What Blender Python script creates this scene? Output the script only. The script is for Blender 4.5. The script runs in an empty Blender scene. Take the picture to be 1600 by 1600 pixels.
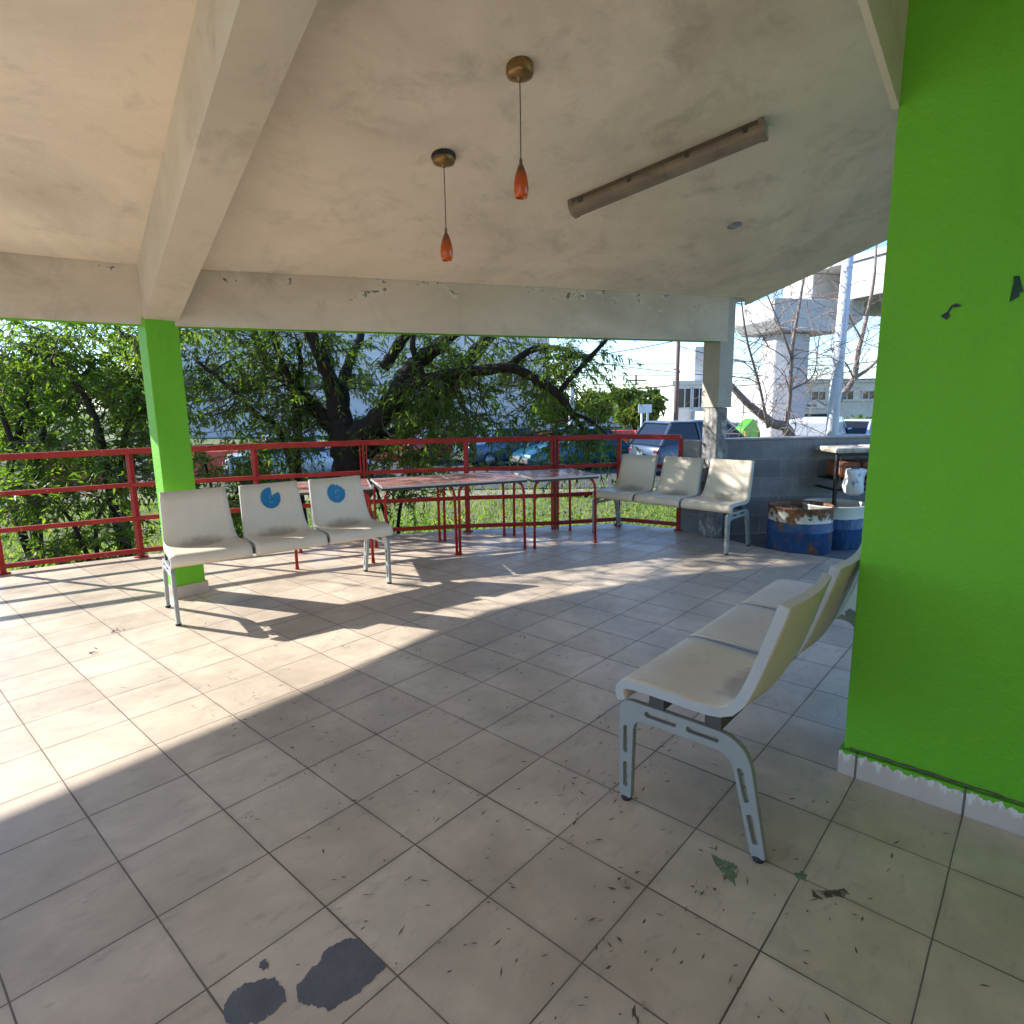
import bpy, bmesh, math, random
import numpy as np
from mathutils import Vector, Matrix

# ------------------------------------------------------------------ scene, camera, light
T = 1/3.0                      # floor tile pitch in metres; the plan below is measured in tiles
SC = bpy.context.scene
COL = SC.collection
random.seed(7)
RNG = np.random.default_rng(11)

CAM = Vector((-.3631, -8.343, 4.275))            # in tiles
_yaw, _pitch, _roll = 3.9853, -.1752, -.0161
_cy, _sy = math.cos(_yaw), math.sin(_yaw)
_f = Vector((_sy*math.cos(_pitch), _cy*math.cos(_pitch), math.sin(_pitch)))
_r = Vector((_cy, -_sy, 0)); _u = _r.cross(_f)
_c, _s = math.cos(_roll), math.sin(_roll)
_right, _up = _c*_r+_s*_u, -_s*_r+_c*_u
for _v in (_right, _up, _f):
    _v.x *= -1; _v.y *= -1
cam_data = bpy.data.cameras.new('camera')
cam = bpy.data.objects.new('camera', cam_data); COL.objects.link(cam)
rot = Matrix((_right, _up, -_f)).transposed()
cam.matrix_world = Matrix.Translation(CAM*T) @ rot.to_4x4()
cam_data.sensor_width = 36; cam_data.lens = 959.3/1600*36
cam_data.clip_start = .05; cam_data.clip_end = 3000
SC.camera = cam

SUN_EL = math.radians(27.7); SUN_AZ = math.atan2(-.37, .93)     # azimuth from +Y towards +X
sun_vec = Vector((math.sin(SUN_AZ)*math.cos(SUN_EL), math.cos(SUN_AZ)*math.cos(SUN_EL), math.sin(SUN_EL)))
world = bpy.data.worlds.new('World'); SC.world = world; world.use_nodes = True
wn = world.node_tree
sky = wn.nodes.new('ShaderNodeTexSky'); sky.sky_type = 'NISHITA'; sky.sun_disc = False
sky.sun_elevation = SUN_EL; sky.sun_rotation = SUN_AZ
sky.air_density = 1.0; sky.dust_density = .1; sky.ozone_density = 2.5
tint = wn.nodes.new('ShaderNodeMix'); tint.data_type = 'RGBA'; tint.blend_type = 'MULTIPLY'; tint.inputs[0].default_value = 1
tint.inputs[7].default_value = (.67, .79, .97, 1)              # a deeper, clearer blue than the model's milky horizon
wn.links.new(sky.outputs[0], tint.inputs[6]); wn.links.new(tint.outputs[2], wn.nodes['Background'].inputs[0])
wn.nodes['Background'].inputs[1].default_value = .135
sd = bpy.data.lights.new('sun', 'SUN'); sd.energy = 3.9; sd.angle = math.radians(.5); sd.color = (1, .955, .895)
sun = bpy.data.objects.new('sun', sd); COL.objects.link(sun)
sun.rotation_euler = sun_vec.to_track_quat('Z', 'Y').to_euler()
SC.view_settings.view_transform = 'Standard'; SC.view_settings.look = 'None'
SC.view_settings.exposure = 1.58; SC.view_settings.gamma = 1
SC.cycles.max_bounces = 10; SC.cycles.diffuse_bounces = 7; SC.cycles.transparent_max_bounces = 8
SC.cycles.caustics_reflective = False; SC.cycles.caustics_refractive = False

def at(u, v, d):
    """point (tiles) seen at photo pixel u, v at depth d tiles"""
    u, v, d = float(u), float(v), float(d)
    return CAM + d*(_f + _right*((u-800)/959.3) - _up*((v-800)/959.3))
def on(u, d, z):
    """plan position on bearing u at depth d, put at height z (tiles)"""
    p = at(u, 630, d); return Vector((p.x, p.y, z))

# ------------------------------------------------------------------ materials
def L(nt, a, b): nt.links.new(a, b)
def node(nt, kind, **kw):
    n = nt.nodes.new(kind)
    for k, v in kw.items(): setattr(n, k, v)
    return n
def ramp(nt, fac, stops, interp='LINEAR'):
    n = nt.nodes.new('ShaderNodeValToRGB'); cr = n.color_ramp; cr.interpolation = interp
    while len(cr.elements) < len(stops): cr.elements.new(.5)
    for e, (p, c) in zip(cr.elements, stops):
        e.position = p; e.color = (*c, 1) if len(c) == 3 else c
    L(nt, fac, n.inputs[0]); return n.outputs[0]
def mix(nt, fac, a, b, mode='MIX'):
    n = nt.nodes.new('ShaderNodeMix'); n.data_type = 'RGBA'; n.blend_type = mode
    if isinstance(fac, (int, float)): n.inputs[0].default_value = fac
    else: L(nt, fac, n.inputs[0])
    for i, x in ((6, a), (7, b)):
        if isinstance(x, tuple): n.inputs[i].default_value = (*x, 1) if len(x) == 3 else x
        else: L(nt, x, n.inputs[i])
    return n.outputs[2]
def math_(nt, op, a, b=None, clamp=False):
    n = nt.nodes.new('ShaderNodeMath'); n.operation = op; n.use_clamp = clamp
    for i, x in ((0, a), (1, b)):
        if x is None: continue
        if isinstance(x, (int, float)): n.inputs[i].default_value = x
        else: L(nt, x, n.inputs[i])
    return n.outputs[0]
def noise(nt, vec, scale, detail=4, rough=.55, dist=0):
    n = nt.nodes.new('ShaderNodeTexNoise'); n.inputs['Scale'].default_value = scale
    n.inputs['Detail'].default_value = detail; n.inputs['Roughness'].default_value = rough
    n.inputs['Distortion'].default_value = dist
    if vec is not None: L(nt, vec, n.inputs['Vector'])
    return n.outputs['Fac']
def mapping(nt, vec, scale=(1, 1, 1), loc=(0, 0, 0)):
    n = nt.nodes.new('ShaderNodeMapping'); n.inputs['Scale'].default_value = scale; n.inputs['Location'].default_value = loc
    L(nt, vec, n.inputs[0]); return n.outputs[0]
def coord(nt, world_space=False):
    if world_space: return nt.nodes.new('ShaderNodeNewGeometry').outputs['Position']
    return nt.nodes.new('ShaderNodeTexCoord').outputs['Object']
def new_mat(name):
    m = bpy.data.materials.new(name); m.use_nodes = True
    return m, m.node_tree, m.node_tree.nodes['Principled BSDF']
def bump(nt, bs, h, strength, dist=.01):
    b = nt.nodes.new('ShaderNodeBump'); b.inputs['Strength'].default_value = strength; b.inputs['Distance'].default_value = dist
    L(nt, h, b.inputs['Height']); L(nt, b.outputs[0], bs.inputs['Normal'])
def mat(name, c, rough=.6, metal=0, var=.18, scale=6, dirt=None, dirt_scale=3, dirt_amt=(.55, .75), bmp=.1, bscale=60):
    """a painted / solid surface with mottling, dirt patches and fine bump"""
    m, nt, bs = new_mat(name); p = coord(nt)
    lo = tuple(x*(1-var) for x in c); hi = tuple(min(1, x*(1+var*.6)) for x in c)
    col = ramp(nt, noise(nt, p, scale, 5), [(.3, lo), (.7, hi)])
    if dirt:
        col = mix(nt, ramp(nt, noise(nt, p, dirt_scale, 8, .65), [(dirt_amt[0], (0, 0, 0)), (dirt_amt[1], (1, 1, 1))]), col, dirt)
    L(nt, col, bs.inputs['Base Color'])
    bs.inputs['Roughness'].default_value = rough; bs.inputs['Metallic'].default_value = metal
    if bmp: bump(nt, bs, noise(nt, p, bscale, 4), bmp, .004)
    return m

def tile_floor_mat():
    m, nt, bs = new_mat('cream floor tile'); p = coord(nt)
    q = mapping(nt, p, (1/T, 1/T, 0))
    sep = node(nt, 'ShaderNodeSeparateXYZ'); L(nt, q, sep.inputs[0])
    wob = math_(nt, 'MULTIPLY', math_(nt, 'SUBTRACT', noise(nt, q, 1.3, 2), .5), .012)
    def line(s, wd):
        a = math_(nt, 'ABSOLUTE', math_(nt, 'SUBTRACT', math_(nt, 'FRACT', math_(nt, 'ADD', math_(nt, 'ADD', s, wob), 100.5)), .5))
        return a
    ax, ay = line(sep.outputs[0], 0), line(sep.outputs[1], 0)
    d = math_(nt, 'MINIMUM', ax, ay)
    gw = math_(nt, 'MULTIPLY', math_(nt, 'ADD', noise(nt, q, .6, 3), .25), .0095)
    grout = math_(nt, 'LESS_THAN', d, gw)
    fl = node(nt, 'ShaderNodeVectorMath', operation='FLOOR'); L(nt, q, fl.inputs[0])
    wn_ = node(nt, 'ShaderNodeTexWhiteNoise'); L(nt, fl.outputs[0], wn_.inputs['Vector'])
    base = ramp(nt, wn_.outputs['Value'], [(0, (.57, .47, .36)), (1, (.67, .565, .445))])
    # glaze clouds shifted tile by tile
    off = node(nt, 'ShaderNodeVectorMath', operation='MULTIPLY_ADD'); L(nt, wn_.outputs['Color'], off.inputs[0])
    off.inputs[1].default_value = (9, 9, 9); L(nt, q, off.inputs[2])
    cl = ramp(nt, noise(nt, off.outputs[0], 1.7, 5, .6, .6), [(.3, (.87, .86, .85)), (.7, (1.06, 1.05, 1.03))])
    base = mix(nt, 1, base, cl, 'MULTIPLY')
    dirt = ramp(nt, noise(nt, q, .42, 9, .68, .3), [(.42, (0, 0, 0)), (.7, (.75, .75, .75))])
    base = mix(nt, dirt, base, (.31, .255, .195))
    sm = ramp(nt, noise(nt, mapping(nt, q, (1.2, 2.8, 1), (3, 7, 0)), 2.3, 8, .7), [(.56, (0, 0, 0)), (.74, (.6, .6, .6))])
    base = mix(nt, sm, base, (.22, .20, .175))
    spots = ramp(nt, noise(nt, mapping(nt, q, (1, 1, 1), (11, 2, 0)), 7, 4, .6), [(.69, (0, 0, 0)), (.75, (.75, .75, .75))])
    base = mix(nt, spots, base, (.17, .15, .13))
    near = ramp(nt, d, [(.0, (.5, .5, .5)), (.07, (0, 0, 0))])
    base = mix(nt, mix(nt, 1, near, ramp(nt, noise(nt, q, 3.1, 5), [(.4, (0, 0, 0)), (.7, (1, 1, 1))]), 'MULTIPLY'), base, (.27, .23, .18))
    col = mix(nt, grout, base, ramp(nt, noise(nt, q, .9, 4), [(.35, (.21, .17, .135)), (.65, (.09, .07, .055))]))
    L(nt, col, bs.inputs['Base Color'])
    rg = ramp(nt, noise(nt, q, 1.4, 6, .6), [(.3, (.30, .30, .30)), (.75, (.55, .55, .55))])
    L(nt, mix(nt, grout, rg, (.9, .9, .9)), bs.inputs['Roughness'])
    bs.inputs['Specular IOR Level'].default_value = .45
    h = math_(nt, 'ADD', math_(nt, 'MULTIPLY', grout, -1), math_(nt, 'MULTIPLY', noise(nt, q, 14, 4), .12))
    bump(nt, bs, h, .35, .003)
    return m

def stained_plaster(name, c, stain, amount=(.5, .78), stretch=(1, 1, 1), flakes=None):
    m, nt, bs = new_mat(name); p = coord(nt, True)
    q = mapping(nt, p, stretch)
    col = ramp(nt, noise(nt, p, 1.1, 6, .6), [(.3, tuple(x*.84 for x in c)), (.7, c)])
    col = mix(nt, ramp(nt, noise(nt, q, .62, 10, .66, .8), [(amount[0], (0, 0, 0)), (amount[1], (.75, .75, .75))]), col, stain)
    col = mix(nt, ramp(nt, noise(nt, mapping(nt, p, (1, 1, 1), (5, 3, 1)), 3.2, 8, .7, .4), [(.52, (0, 0, 0)), (.8, (.7, .7, .7))]), col, tuple(x*.75 for x in stain))
    col = mix(nt, ramp(nt, noise(nt, mapping(nt, p, (1, 1, 1), (1, 9, 4)), .45, 4, .5), [(.42, (0, 0, 0)), (.7, (.5, .5, .5))]), col, (c[0]*1.02, c[1]*.95, c[2]*.88))
    if flakes:
        sz = node(nt, 'ShaderNodeSeparateXYZ'); L(nt, p, sz.inputs[0])
        up_ = math_(nt, 'MULTIPLY', math_(nt, 'SUBTRACT', sz.outputs[2], 2.27), .9, False)
        up_ = math_(nt, 'MINIMUM', math_(nt, 'MAXIMUM', up_, -.12), .03)
        fl = ramp(nt, math_(nt, 'ADD', up_, noise(nt, mapping(nt, p, (1, 1, 1.6), (2, 8, 3)), 4.2, 9, .66, .6)), [(flakes, (0, 0, 0)), (flakes+.012, (1, 1, 1))])
        col = mix(nt, fl, col, ramp(nt, noise(nt, p, 24, 3), [(.40, (.20, .16, .125)), (.46, (.62, .57, .49))]))
    L(nt, col, bs.inputs['Base Color']); bs.inputs['Roughness'].default_value = .88
    bump(nt, bs, math_(nt, 'ADD', noise(nt, p, 9, 8, .7), math_(nt, 'MULTIPLY', noise(nt, p, 70, 3), .3)), .35, .012)
    return m

def green_paint_mat():
    m, nt, bs = new_mat('green wall paint'); p = coord(nt, True)
    col = ramp(nt, noise(nt, mapping(nt, p, (1, 1, .6)), 1.2, 7, .6), [(.3, (.115, .40, .014)), (.7, (.155, .475, .022))])
    col = mix(nt, ramp(nt, noise(nt, mapping(nt, p, (3, 3, 1)), 1.5, 8, .7), [(.60, (0, 0, 0)), (.8, (.5, .5, .5))]), col, (.085, .24, .02))
    L(nt, col, bs.inputs['Base Color']); bs.inputs['Roughness'].default_value = .55; bs.inputs['Specular IOR Level'].default_value = .3
    bump(nt, bs, math_(nt, 'ADD', noise(nt, p, 38, 6, .7), noise(nt, p, 6, 4)), .6, .010)
    return m

def chipped_red_mat():
    m, nt, bs = new_mat('chipped red enamel'); p = coord(nt, True)
    col = ramp(nt, noise(nt, p, 8, 5), [(.3, (.25, .013, .011)), (.7, (.38, .024, .019))])
    col = mix(nt, ramp(nt, noise(nt, p, 30, 6, .7), [(.62, (0, 0, 0)), (.66, (1, 1, 1))]), col, (.42, .17, .10))
    col = mix(nt, ramp(nt, noise(nt, mapping(nt, p, (1, 1, 1), (4, 4, 4)), 22, 6, .7), [(.68, (0, 0, 0)), (.71, (1, 1, 1))]), col, (.48, .36, .22))
    L(nt, col, bs.inputs['Base Color']); bs.inputs['Roughness'].default_value = .5; bs.inputs['Specular IOR Level'].default_value = .3
    bump(nt, bs, noise(nt, p, 45, 5), .3, .004)
    return m

def seat_mat():
    m, nt, bs = new_mat('beige seat plastic'); p = coord(nt)
    col = ramp(nt, noise(nt, p, 3, 6, .6), [(.3, (.62, .545, .42)), (.7, (.70, .62, .49))])
    sep = node(nt, 'ShaderNodeSeparateXYZ'); L(nt, p, sep.inputs[0])
    # grime puddle in the dip of the seat
    dx = math_(nt, 'MULTIPLY', sep.outputs[0], 6.0); dy = math_(nt, 'MULTIPLY', math_(nt, 'ADD', sep.outputs[1], .36), 11.0)
    dz = math_(nt, 'MULTIPLY', math_(nt, 'SUBTRACT', sep.outputs[2], .48), 14)
    rr = math_(nt, 'SQRT', math_(nt, 'ADD', math_(nt, 'ADD', math_(nt, 'MULTIPLY', dx, dx), math_(nt, 'MULTIPLY', dy, dy)), math_(nt, 'MULTIPLY', dz, dz)))
    rr = math_(nt, 'ADD', rr, math_(nt, 'MULTIPLY', math_(nt, 'SUBTRACT', noise(nt, p, 14, 6, .65), .5), 1.1))
    col = mix(nt, ramp(nt, rr, [(.55, (.62, .62, .62)), (1.0, (0, 0, 0))]), col, (.19, .155, .115))
    col = mix(nt, ramp(nt, noise(nt, p, 7, 9, .7), [(.58, (0, 0, 0)), (.8, (.5, .5, .5))]), col, (.33, .27, .19))
    L(nt, col, bs.inputs['Base Color']); bs.inputs['Roughness'].default_value = .42
    bump(nt, bs, noise(nt, p, 160, 3), .08, .002)
    return m

def leaf_mat(name, cols, trans=.42, rough=.42):
    m, nt, bs = new_mat(name)
    g = node(nt, 'ShaderNodeNewGeometry')
    n = len(cols)
    col = ramp(nt, g.outputs['Random Per Island'], [((i+.5)/n, c) for i, c in enumerate(cols)])
    L(nt, col, bs.inputs['Base Color']); bs.inputs['Roughness'].default_value = rough; bs.inputs['Specular IOR Level'].default_value = .3
    tr = node(nt, 'ShaderNodeBsdfTranslucent'); L(nt, mix(nt, 1, col, (1.75, 2.0, .65), 'MULTIPLY'), tr.inputs[0])
    ms = node(nt, 'ShaderNodeMixShader'); ms.inputs[0].default_value = trans
    L(nt, bs.outputs[0], ms.inputs[1]); L(nt, tr.outputs[0], ms.inputs[2])
    L(nt, ms.outputs[0], nt.nodes['Material Output'].inputs[0])
    return m

def barrel_mat(rusty):
    m, nt, bs = new_mat('drum paint rusty' if rusty else 'drum paint'); p = coord(nt)
    sep = node(nt, 'ShaderNodeSeparateXYZ'); L(nt, p, sep.inputs[0])
    z = math_(nt, 'ADD', sep.outputs[2], math_(nt, 'MULTIPLY', math_(nt, 'SUBTRACT', noise(nt, p, 12, 5), .5), .02))
    blue = ramp(nt, noise(nt, p, 5, 7, .65), [(.35, (.008, .04, .12)), (.65, (.02, .085, .24))])
    blue = mix(nt, ramp(nt, noise(nt, mapping(nt, p, (5, 5, 1)), 5, 8, .7), [(.58 if rusty else .5, (0, 0, 0)), (.72, (.7, .7, .7))]), blue, (.16, .22, .28))
    white = ramp(nt, noise(nt, p, 9, 5), [(.3, (.55, .53, .46)), (.7, (.7, .68, .6))])
    col = mix(nt, math_(nt, 'GREATER_THAN', z, .30), blue, white)
    th = .42 if rusty else .66
    zz = ramp(nt, sep.outputs[2], [(.28, (0, 0, 0)), (.44, (.22, .22, .22))]) if rusty else (0, 0, 0)
    nz = node(nt, 'ShaderNodeMath', operation='ADD'); L(nt, noise(nt, p, 9, 9, .7), nz.inputs[0])
    if rusty: L(nt, zz, nz.inputs[1])
    else: nz.inputs[1].default_value = 0
    rm = ramp(nt, nz.outputs[0], [(.545 if rusty else .66, (0, 0, 0)), (.60 if rusty else .7, (1, 1, 1))])
    col = mix(nt, rm, col, ramp(nt, noise(nt, p, 30, 5), [(.3, (.06, .025, .012)), (.7, (.24, .10, .035))]))
    L(nt, col, bs.inputs['Base Color']); bs.inputs['Roughness'].default_value = .55
    bump(nt, bs, noise(nt, p, 40, 5), .3, .004)
    return m

def block_mat():
    m, nt, bs = new_mat('grey concrete block'); p = coord(nt)     # object x runs along the wall, z up
    sep = node(nt, 'ShaderNodeSeparateXYZ'); L(nt, p, sep.inputs[0])
    cv = node(nt, 'ShaderNodeCombineXYZ'); L(nt, sep.outputs[0], cv.inputs[0]); L(nt, sep.outputs[2], cv.inputs[1])
    br = node(nt, 'ShaderNodeTexBrick'); L(nt, cv.outputs[0], br.inputs['Vector'])
    br.inputs['Scale'].default_value = 1; br.inputs['Brick Width'].default_value = .4; br.inputs['Row Height'].default_value = .2
    br.inputs['Mortar Size'].default_value = .008; br.inputs['Mortar Smooth'].default_value = .3
    br.inputs['Color1'].default_value = (.195, .2, .21, 1); br.inputs['Color2'].default_value = (.27, .275, .285, 1)
    br.inputs['Mortar'].default_value = (.29, .29, .29, 1)
    col = mix(nt, ramp(nt, noise(nt, p, 4, 8, .7), [(.4, (0, 0, 0)), (.75, (.7, .7, .7))]), br.outputs['Color'], (.11, .11, .115))
    L(nt, col, bs.inputs['Base Color']); bs.inputs['Roughness'].default_value = .93
    bump(nt, bs, math_(nt, 'ADD', math_(nt, 'MULTIPLY', br.outputs['Fac'], -1), math_(nt, 'MULTIPLY', noise(nt, p, 90, 4), .5)), .5, .006)
    return m

def peeling_column_mat():
    m, nt, bs = new_mat('peeling column render'); p = coord(nt, True)
    a = ramp(nt, noise(nt, p, 5, 6), [(.3, (.33, .31, .27)), (.7, (.45, .43, .38))])
    b = ramp(nt, noise(nt, p, 18, 6), [(.3, (.12, .12, .12)), (.7, (.24, .235, .23))])
    col = mix(nt, ramp(nt, noise(nt, mapping(nt, p, (1.4, 1.4, .8)), 7, 9, .68, .3), [(.43, (0, 0, 0)), (.46, (1, 1, 1))]), a, b)
    col = mix(nt, ramp(nt, noise(nt, mapping(nt, p, (1, 1, 1), (3, 1, 2)), 10, 7, .7), [(.66, (0, 0, 0)), (.68, (1, 1, 1))]), col, (.22, .30, .38))
    L(nt, col, bs.inputs['Base Color']); bs.inputs['Roughness'].default_value = .9
    bump(nt, bs, noise(nt, p, 20, 8, .7), .5, .01)
    return m

def baseboard_mat():
    m, nt, bs = new_mat('tile baseboard'); p = coord(nt, True)
    sep = node(nt, 'ShaderNodeSeparateXYZ'); L(nt, p, sep.inputs[0])
    col = ramp(nt, noise(nt, p, 4, 5), [(.3, (.43, .36, .32)), (.7, (.52, .45, .40))])
    # white and green paint runs from the wall above
    n1 = math_(nt, 'ADD', noise(nt, mapping(nt, p, (1, 40, 2.5)), 1.5, 6, .6), math_(nt, 'MULTIPLY', sep.outputs[2], 6))
    col = mix(nt, ramp(nt, math_(nt, 'MULTIPLY', n1, .5), [(.465, (0, 0, 0)), (.51, (.85, .85, .85))]), col, (.66, .64, .60))
    n2 = math_(nt, 'ADD', noise(nt, mapping(nt, p, (1, 24, 1), (0, 3, 2)), 1.3, 5, .6), math_(nt, 'MULTIPLY', sep.outputs[2], 12))
    col = mix(nt, math_(nt, 'GREATER_THAN', n2, 1.55), col, (.115, .38, .014))
    jt = math_(nt, 'LESS_THAN', math_(nt, 'ABSOLUTE', math_(nt, 'SUBTRACT', math_(nt, 'FRACT', math_(nt, 'ADD', math_(nt, 'DIVIDE', sep.outputs[1], T), 100.5)), .5)), .012)
    col = mix(nt, jt, col, (.12, .10, .08))
    L(nt, col, bs.inputs['Base Color']); bs.inputs['Roughness'].default_value = .5
    return m

def grass_ground_mat():
    m, nt, bs = new_mat('grassy ground'); p = coord(nt, True)
    col = ramp(nt, noise(nt, p, .35, 9, .65), [(.3, (.075, .10, .025)), (.5, (.11, .14, .035)), (.72, (.20, .17, .085))])
    col = mix(nt, ramp(nt, noise(nt, p, 3, 8, .7), [(.45, (0, 0, 0)), (.7, (.7, .7, .7))]), col, (.06, .085, .02))
    L(nt, col, bs.inputs['Base Color']); bs.inputs['Roughness'].default_value = .95
    bump(nt, bs, noise(nt, p, 12, 6), .6, .05)
    return m

def table_top_mat():
    m, nt, bs = new_mat('glare streaked red laminate'); p = coord(nt)
    col = ramp(nt, noise(nt, p, 5, 7, .6), [(.3, (.30, .10, .085)), (.7, (.42, .19, .165))])
    col = mix(nt, ramp(nt, noise(nt, mapping(nt, p, (2, 9, 1)), 4, 8, .7), [(.45, (0, 0, 0)), (.7, (.85, .85, .85))]), col, (.50, .40, .36))  # pale streaks put the white glare on the tops into the colour
    L(nt, col, bs.inputs['Base Color'])
    L(nt, ramp(nt, noise(nt, p, 12, 5), [(.3, (.16, .16, .16)), (.7, (.4, .4, .4))]), bs.inputs['Roughness'])
    return m

def bark_mat(name, c1, c2):
    m, nt, bs = new_mat(name); p = coord(nt)
    col = ramp(nt, noise(nt, mapping(nt, p, (4, 4, 1)), 6, 8, .7), [(.3, c1), (.7, c2)])
    L(nt, col, bs.inputs['Base Color']); bs.inputs['Roughness'].default_value = .95
    bump(nt, bs, noise(nt, mapping(nt, p, (5, 5, 1)), 9, 8, .75), .8, .03)
    return m
def glass_mat(name='dark window glass', c=(.010, .013, .017), rough=.06):
    m, nt, bs = new_mat(name); p = coord(nt)
    L(nt, ramp(nt, noise(nt, p, 1.5, 2), [(.3, c), (.7, tuple(x*1.6 for x in c))]), bs.inputs['Base Color'])
    bs.inputs['Roughness'].default_value = rough; bs.inputs['Specular IOR Level'].default_value = .4
    return m
def shade_mat():
    m, nt, bs = new_mat('amber art glass'); p = coord(nt)
    sep = node(nt, 'ShaderNodeSeparateXYZ'); L(nt, p, sep.inputs[0])
    z = math_(nt, 'ADD', math_(nt, 'MULTIPLY', sep.outputs[2], 6.6), math_(nt, 'MULTIPLY', math_(nt, 'SUBTRACT', noise(nt, p, 25, 4), .5), .25))
    col = ramp(nt, z, [(.1, (.62, .11, .012)), (.55, (.50, .085, .012)), (.8, (.17, .07, .03)), (1, (.14, .09, .06))])
    L(nt, col, bs.inputs['Base Color']); bs.inputs['Roughness'].default_value = .25
    bs.inputs['Subsurface Weight'].default_value = .35; bs.inputs['Subsurface Radius'].default_value = (.05, .02, .01)
    return m

M_FLOOR = tile_floor_mat()
M_CEIL = stained_plaster('stained cream ceiling paint', (.88, .785, .68), (.40, .355, .295), (.42, .74))
M_BEAM = stained_plaster('stained cream beam paint', (.67, .58, .475), (.31, .265, .215), (.40, .74), (1, 1, 2.2), .60)
M_HIP = stained_plaster('stained cream hip beam paint', (.72, .65, .555), (.36, .325, .27), (.42, .76), (1, 1, 1.2))
M_GREEN = green_paint_mat()
M_RED = chipped_red_mat()
M_SEAT = seat_mat()
M_EDGE = mat('grey seat edge', (.37, .395, .395), .45, var=.1, dirt=(.3, .28, .24), dirt_scale=9, bmp=.03)
M_LEG = mat('grey enamelled steel', (.27, .295, .285), .42, .1, var=.08, dirt=(.2, .19, .16), dirt_scale=14, dirt_amt=(.66, .74), bmp=.04)
M_DARK = mat('dark underframe', (.06, .06, .055), .6, bmp=.05)
M_RUBBER = mat('black rubber', (.018, .018, .02), .7, bmp=0)
M_BASE = baseboard_mat()
M_BASE2 = mat('beige baseboard tile', (.47, .39, .32), .5, var=.12, dirt=(.3, .24, .19))
M_CEMENT = mat('dark cement patch', (.135, .135, .138), .95, var=.2, scale=12, bmp=.5, bscale=90)
def film(name, c, scale, lo, hi, cover):
    m, nt, bs = new_mat(name); p = coord(nt)
    L(nt, ramp(nt, noise(nt, p, 30, 4), [(.3, tuple(x*.8 for x in c)), (.7, c)]), bs.inputs['Base Color']); bs.inputs['Roughness'].default_value = .8
    L(nt, ramp(nt, noise(nt, p, scale, 7, .7, .4), [(lo, (0, 0, 0)), (hi, (cover,)*3)]), bs.inputs['Alpha']); return m
M_STAINGREEN = film('dried green paint', (.17, .28, .16), 26, .40, .56, .85)
M_STAINBROWN = mat('brown scuff', (.13, .11, .085), .85, var=.3, scale=25, bmp=.1)
M_SCUFF = film('thin brown scuff', (.12, .10, .075), 34, .38, .56, .8)
M_LITTER = leaf_mat('dry leaf', [(.10, .065, .04), (.16, .10, .055), (.075, .05, .035), (.26, .18, .10), (.16, .11, .06)], .0, .8)
M_BRASS = mat('tarnished brass', (.30, .19, .075), .38, .75, var=.35, scale=14, dirt=(.07, .045, .02), dirt_scale=16)
M_CORD = mat('dark cord', (.03, .022, .02), .6, bmp=0)
M_SHADE = shade_mat()
M_TUBE = mat('yellowed lamp plastic', (.25, .195, .155), .4, var=.25, scale=5, dirt=(.13, .10, .075), dirt_scale=6)
M_TUBEHOUSE = mat('grey brown lamp housing', (.13, .10, .08), .5, var=.2)
M_PLATE = mat('galvanised plate', (.30, .34, .37), .4, .6, var=.3, scale=30)
M_BLOCK = block_mat()
M_APRON = mat('dark concrete apron', (.16, .16, .165), .9, var=.3, scale=3, dirt=(.08, .08, .08), bmp=.3)
M_PEEL = peeling_column_mat()
M_COLPAINT = stained_plaster('pale column paint', (.45, .425, .37), (.27, .25, .205), (.5, .8), (1, 1, .6), .66)
M_TABLETOP = table_top_mat()
M_TABLEEDGE = mat('black table edge', (.03, .03, .032), .5, bmp=0)
M_TABLERIM = mat('pale table rim', (.52, .49, .47), .4, var=.1, bmp=0)
M_BARK = bark_mat('dark bark', (.010, .008, .007), (.038, .030, .023))
M_BAREBARK = bark_mat('pale bare bark', (.22, .165, .135), (.40, .31, .26))
M_TWIG = mat('grey twig', (.10, .08, .06), .9, bmp=0)
M_GRASSGROUND = grass_ground_mat()
M_ASPHALT = mat('asphalt', (.062, .062, .066), .9, var=.25, scale=1.5, bmp=.2)
M_STICKER = mat('blue sticker vinyl', (.008, .16, .33), .35, var=.15, scale=30, bmp=0)
M_STICKER2 = mat('pale blue print', (.16, .36, .50), .4, var=.1, bmp=0)
M_WHITE = mat('white paint', (.74, .74, .72), .6, var=.06, bmp=.05)
M_OFFWHITE = mat('weathered white paint', (.66, .65, .62), .7, var=.12, scale=1.2, dirt=(.4, .38, .34), dirt_scale=1)
M_CONC = mat('pale overpass concrete', (.52, .505, .49), .9, var=.14, scale=.6, dirt=(.42, .41, .39), dirt_scale=.5)
M_GREYWALL = mat('pale grey cladding', (.62, .60, .62), .8, var=.1, scale=.4, bmp=.05)
M_GLASS = glass_mat()
M_TAPE = mat('torn black tape', (.012, .012, .013), .5, bmp=0)
M_TAPE2 = mat('torn green tape', (.008, .05, .036), .8, bmp=0)
M_ORANGE = mat('orange red barrier plastic', (.62, .075, .04), .5, var=.15, bmp=0)
M_POLE = mat('grey white pole paint', (.60, .61, .63), .5, var=.08, bmp=0)
M_WOODPOLE = mat('weathered pole', (.17, .12, .10), .9, var=.2)
M_WIRE = mat('black cable', (.03, .03, .035), .7, bmp=0)
M_TERRA = mat('rusty terracotta', (.30, .105, .045), .85, var=.4, scale=10, dirt=(.10, .05, .03), dirt_scale=8)
M_IRON = mat('black iron', (.02, .019, .018), .6, var=.3, bmp=.1)
M_BOARD = mat('worn white board', (.50, .46, .39), .8, var=.2, dirt=(.20, .15, .10), dirt_scale=7, dirt_amt=(.45, .65))
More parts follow.
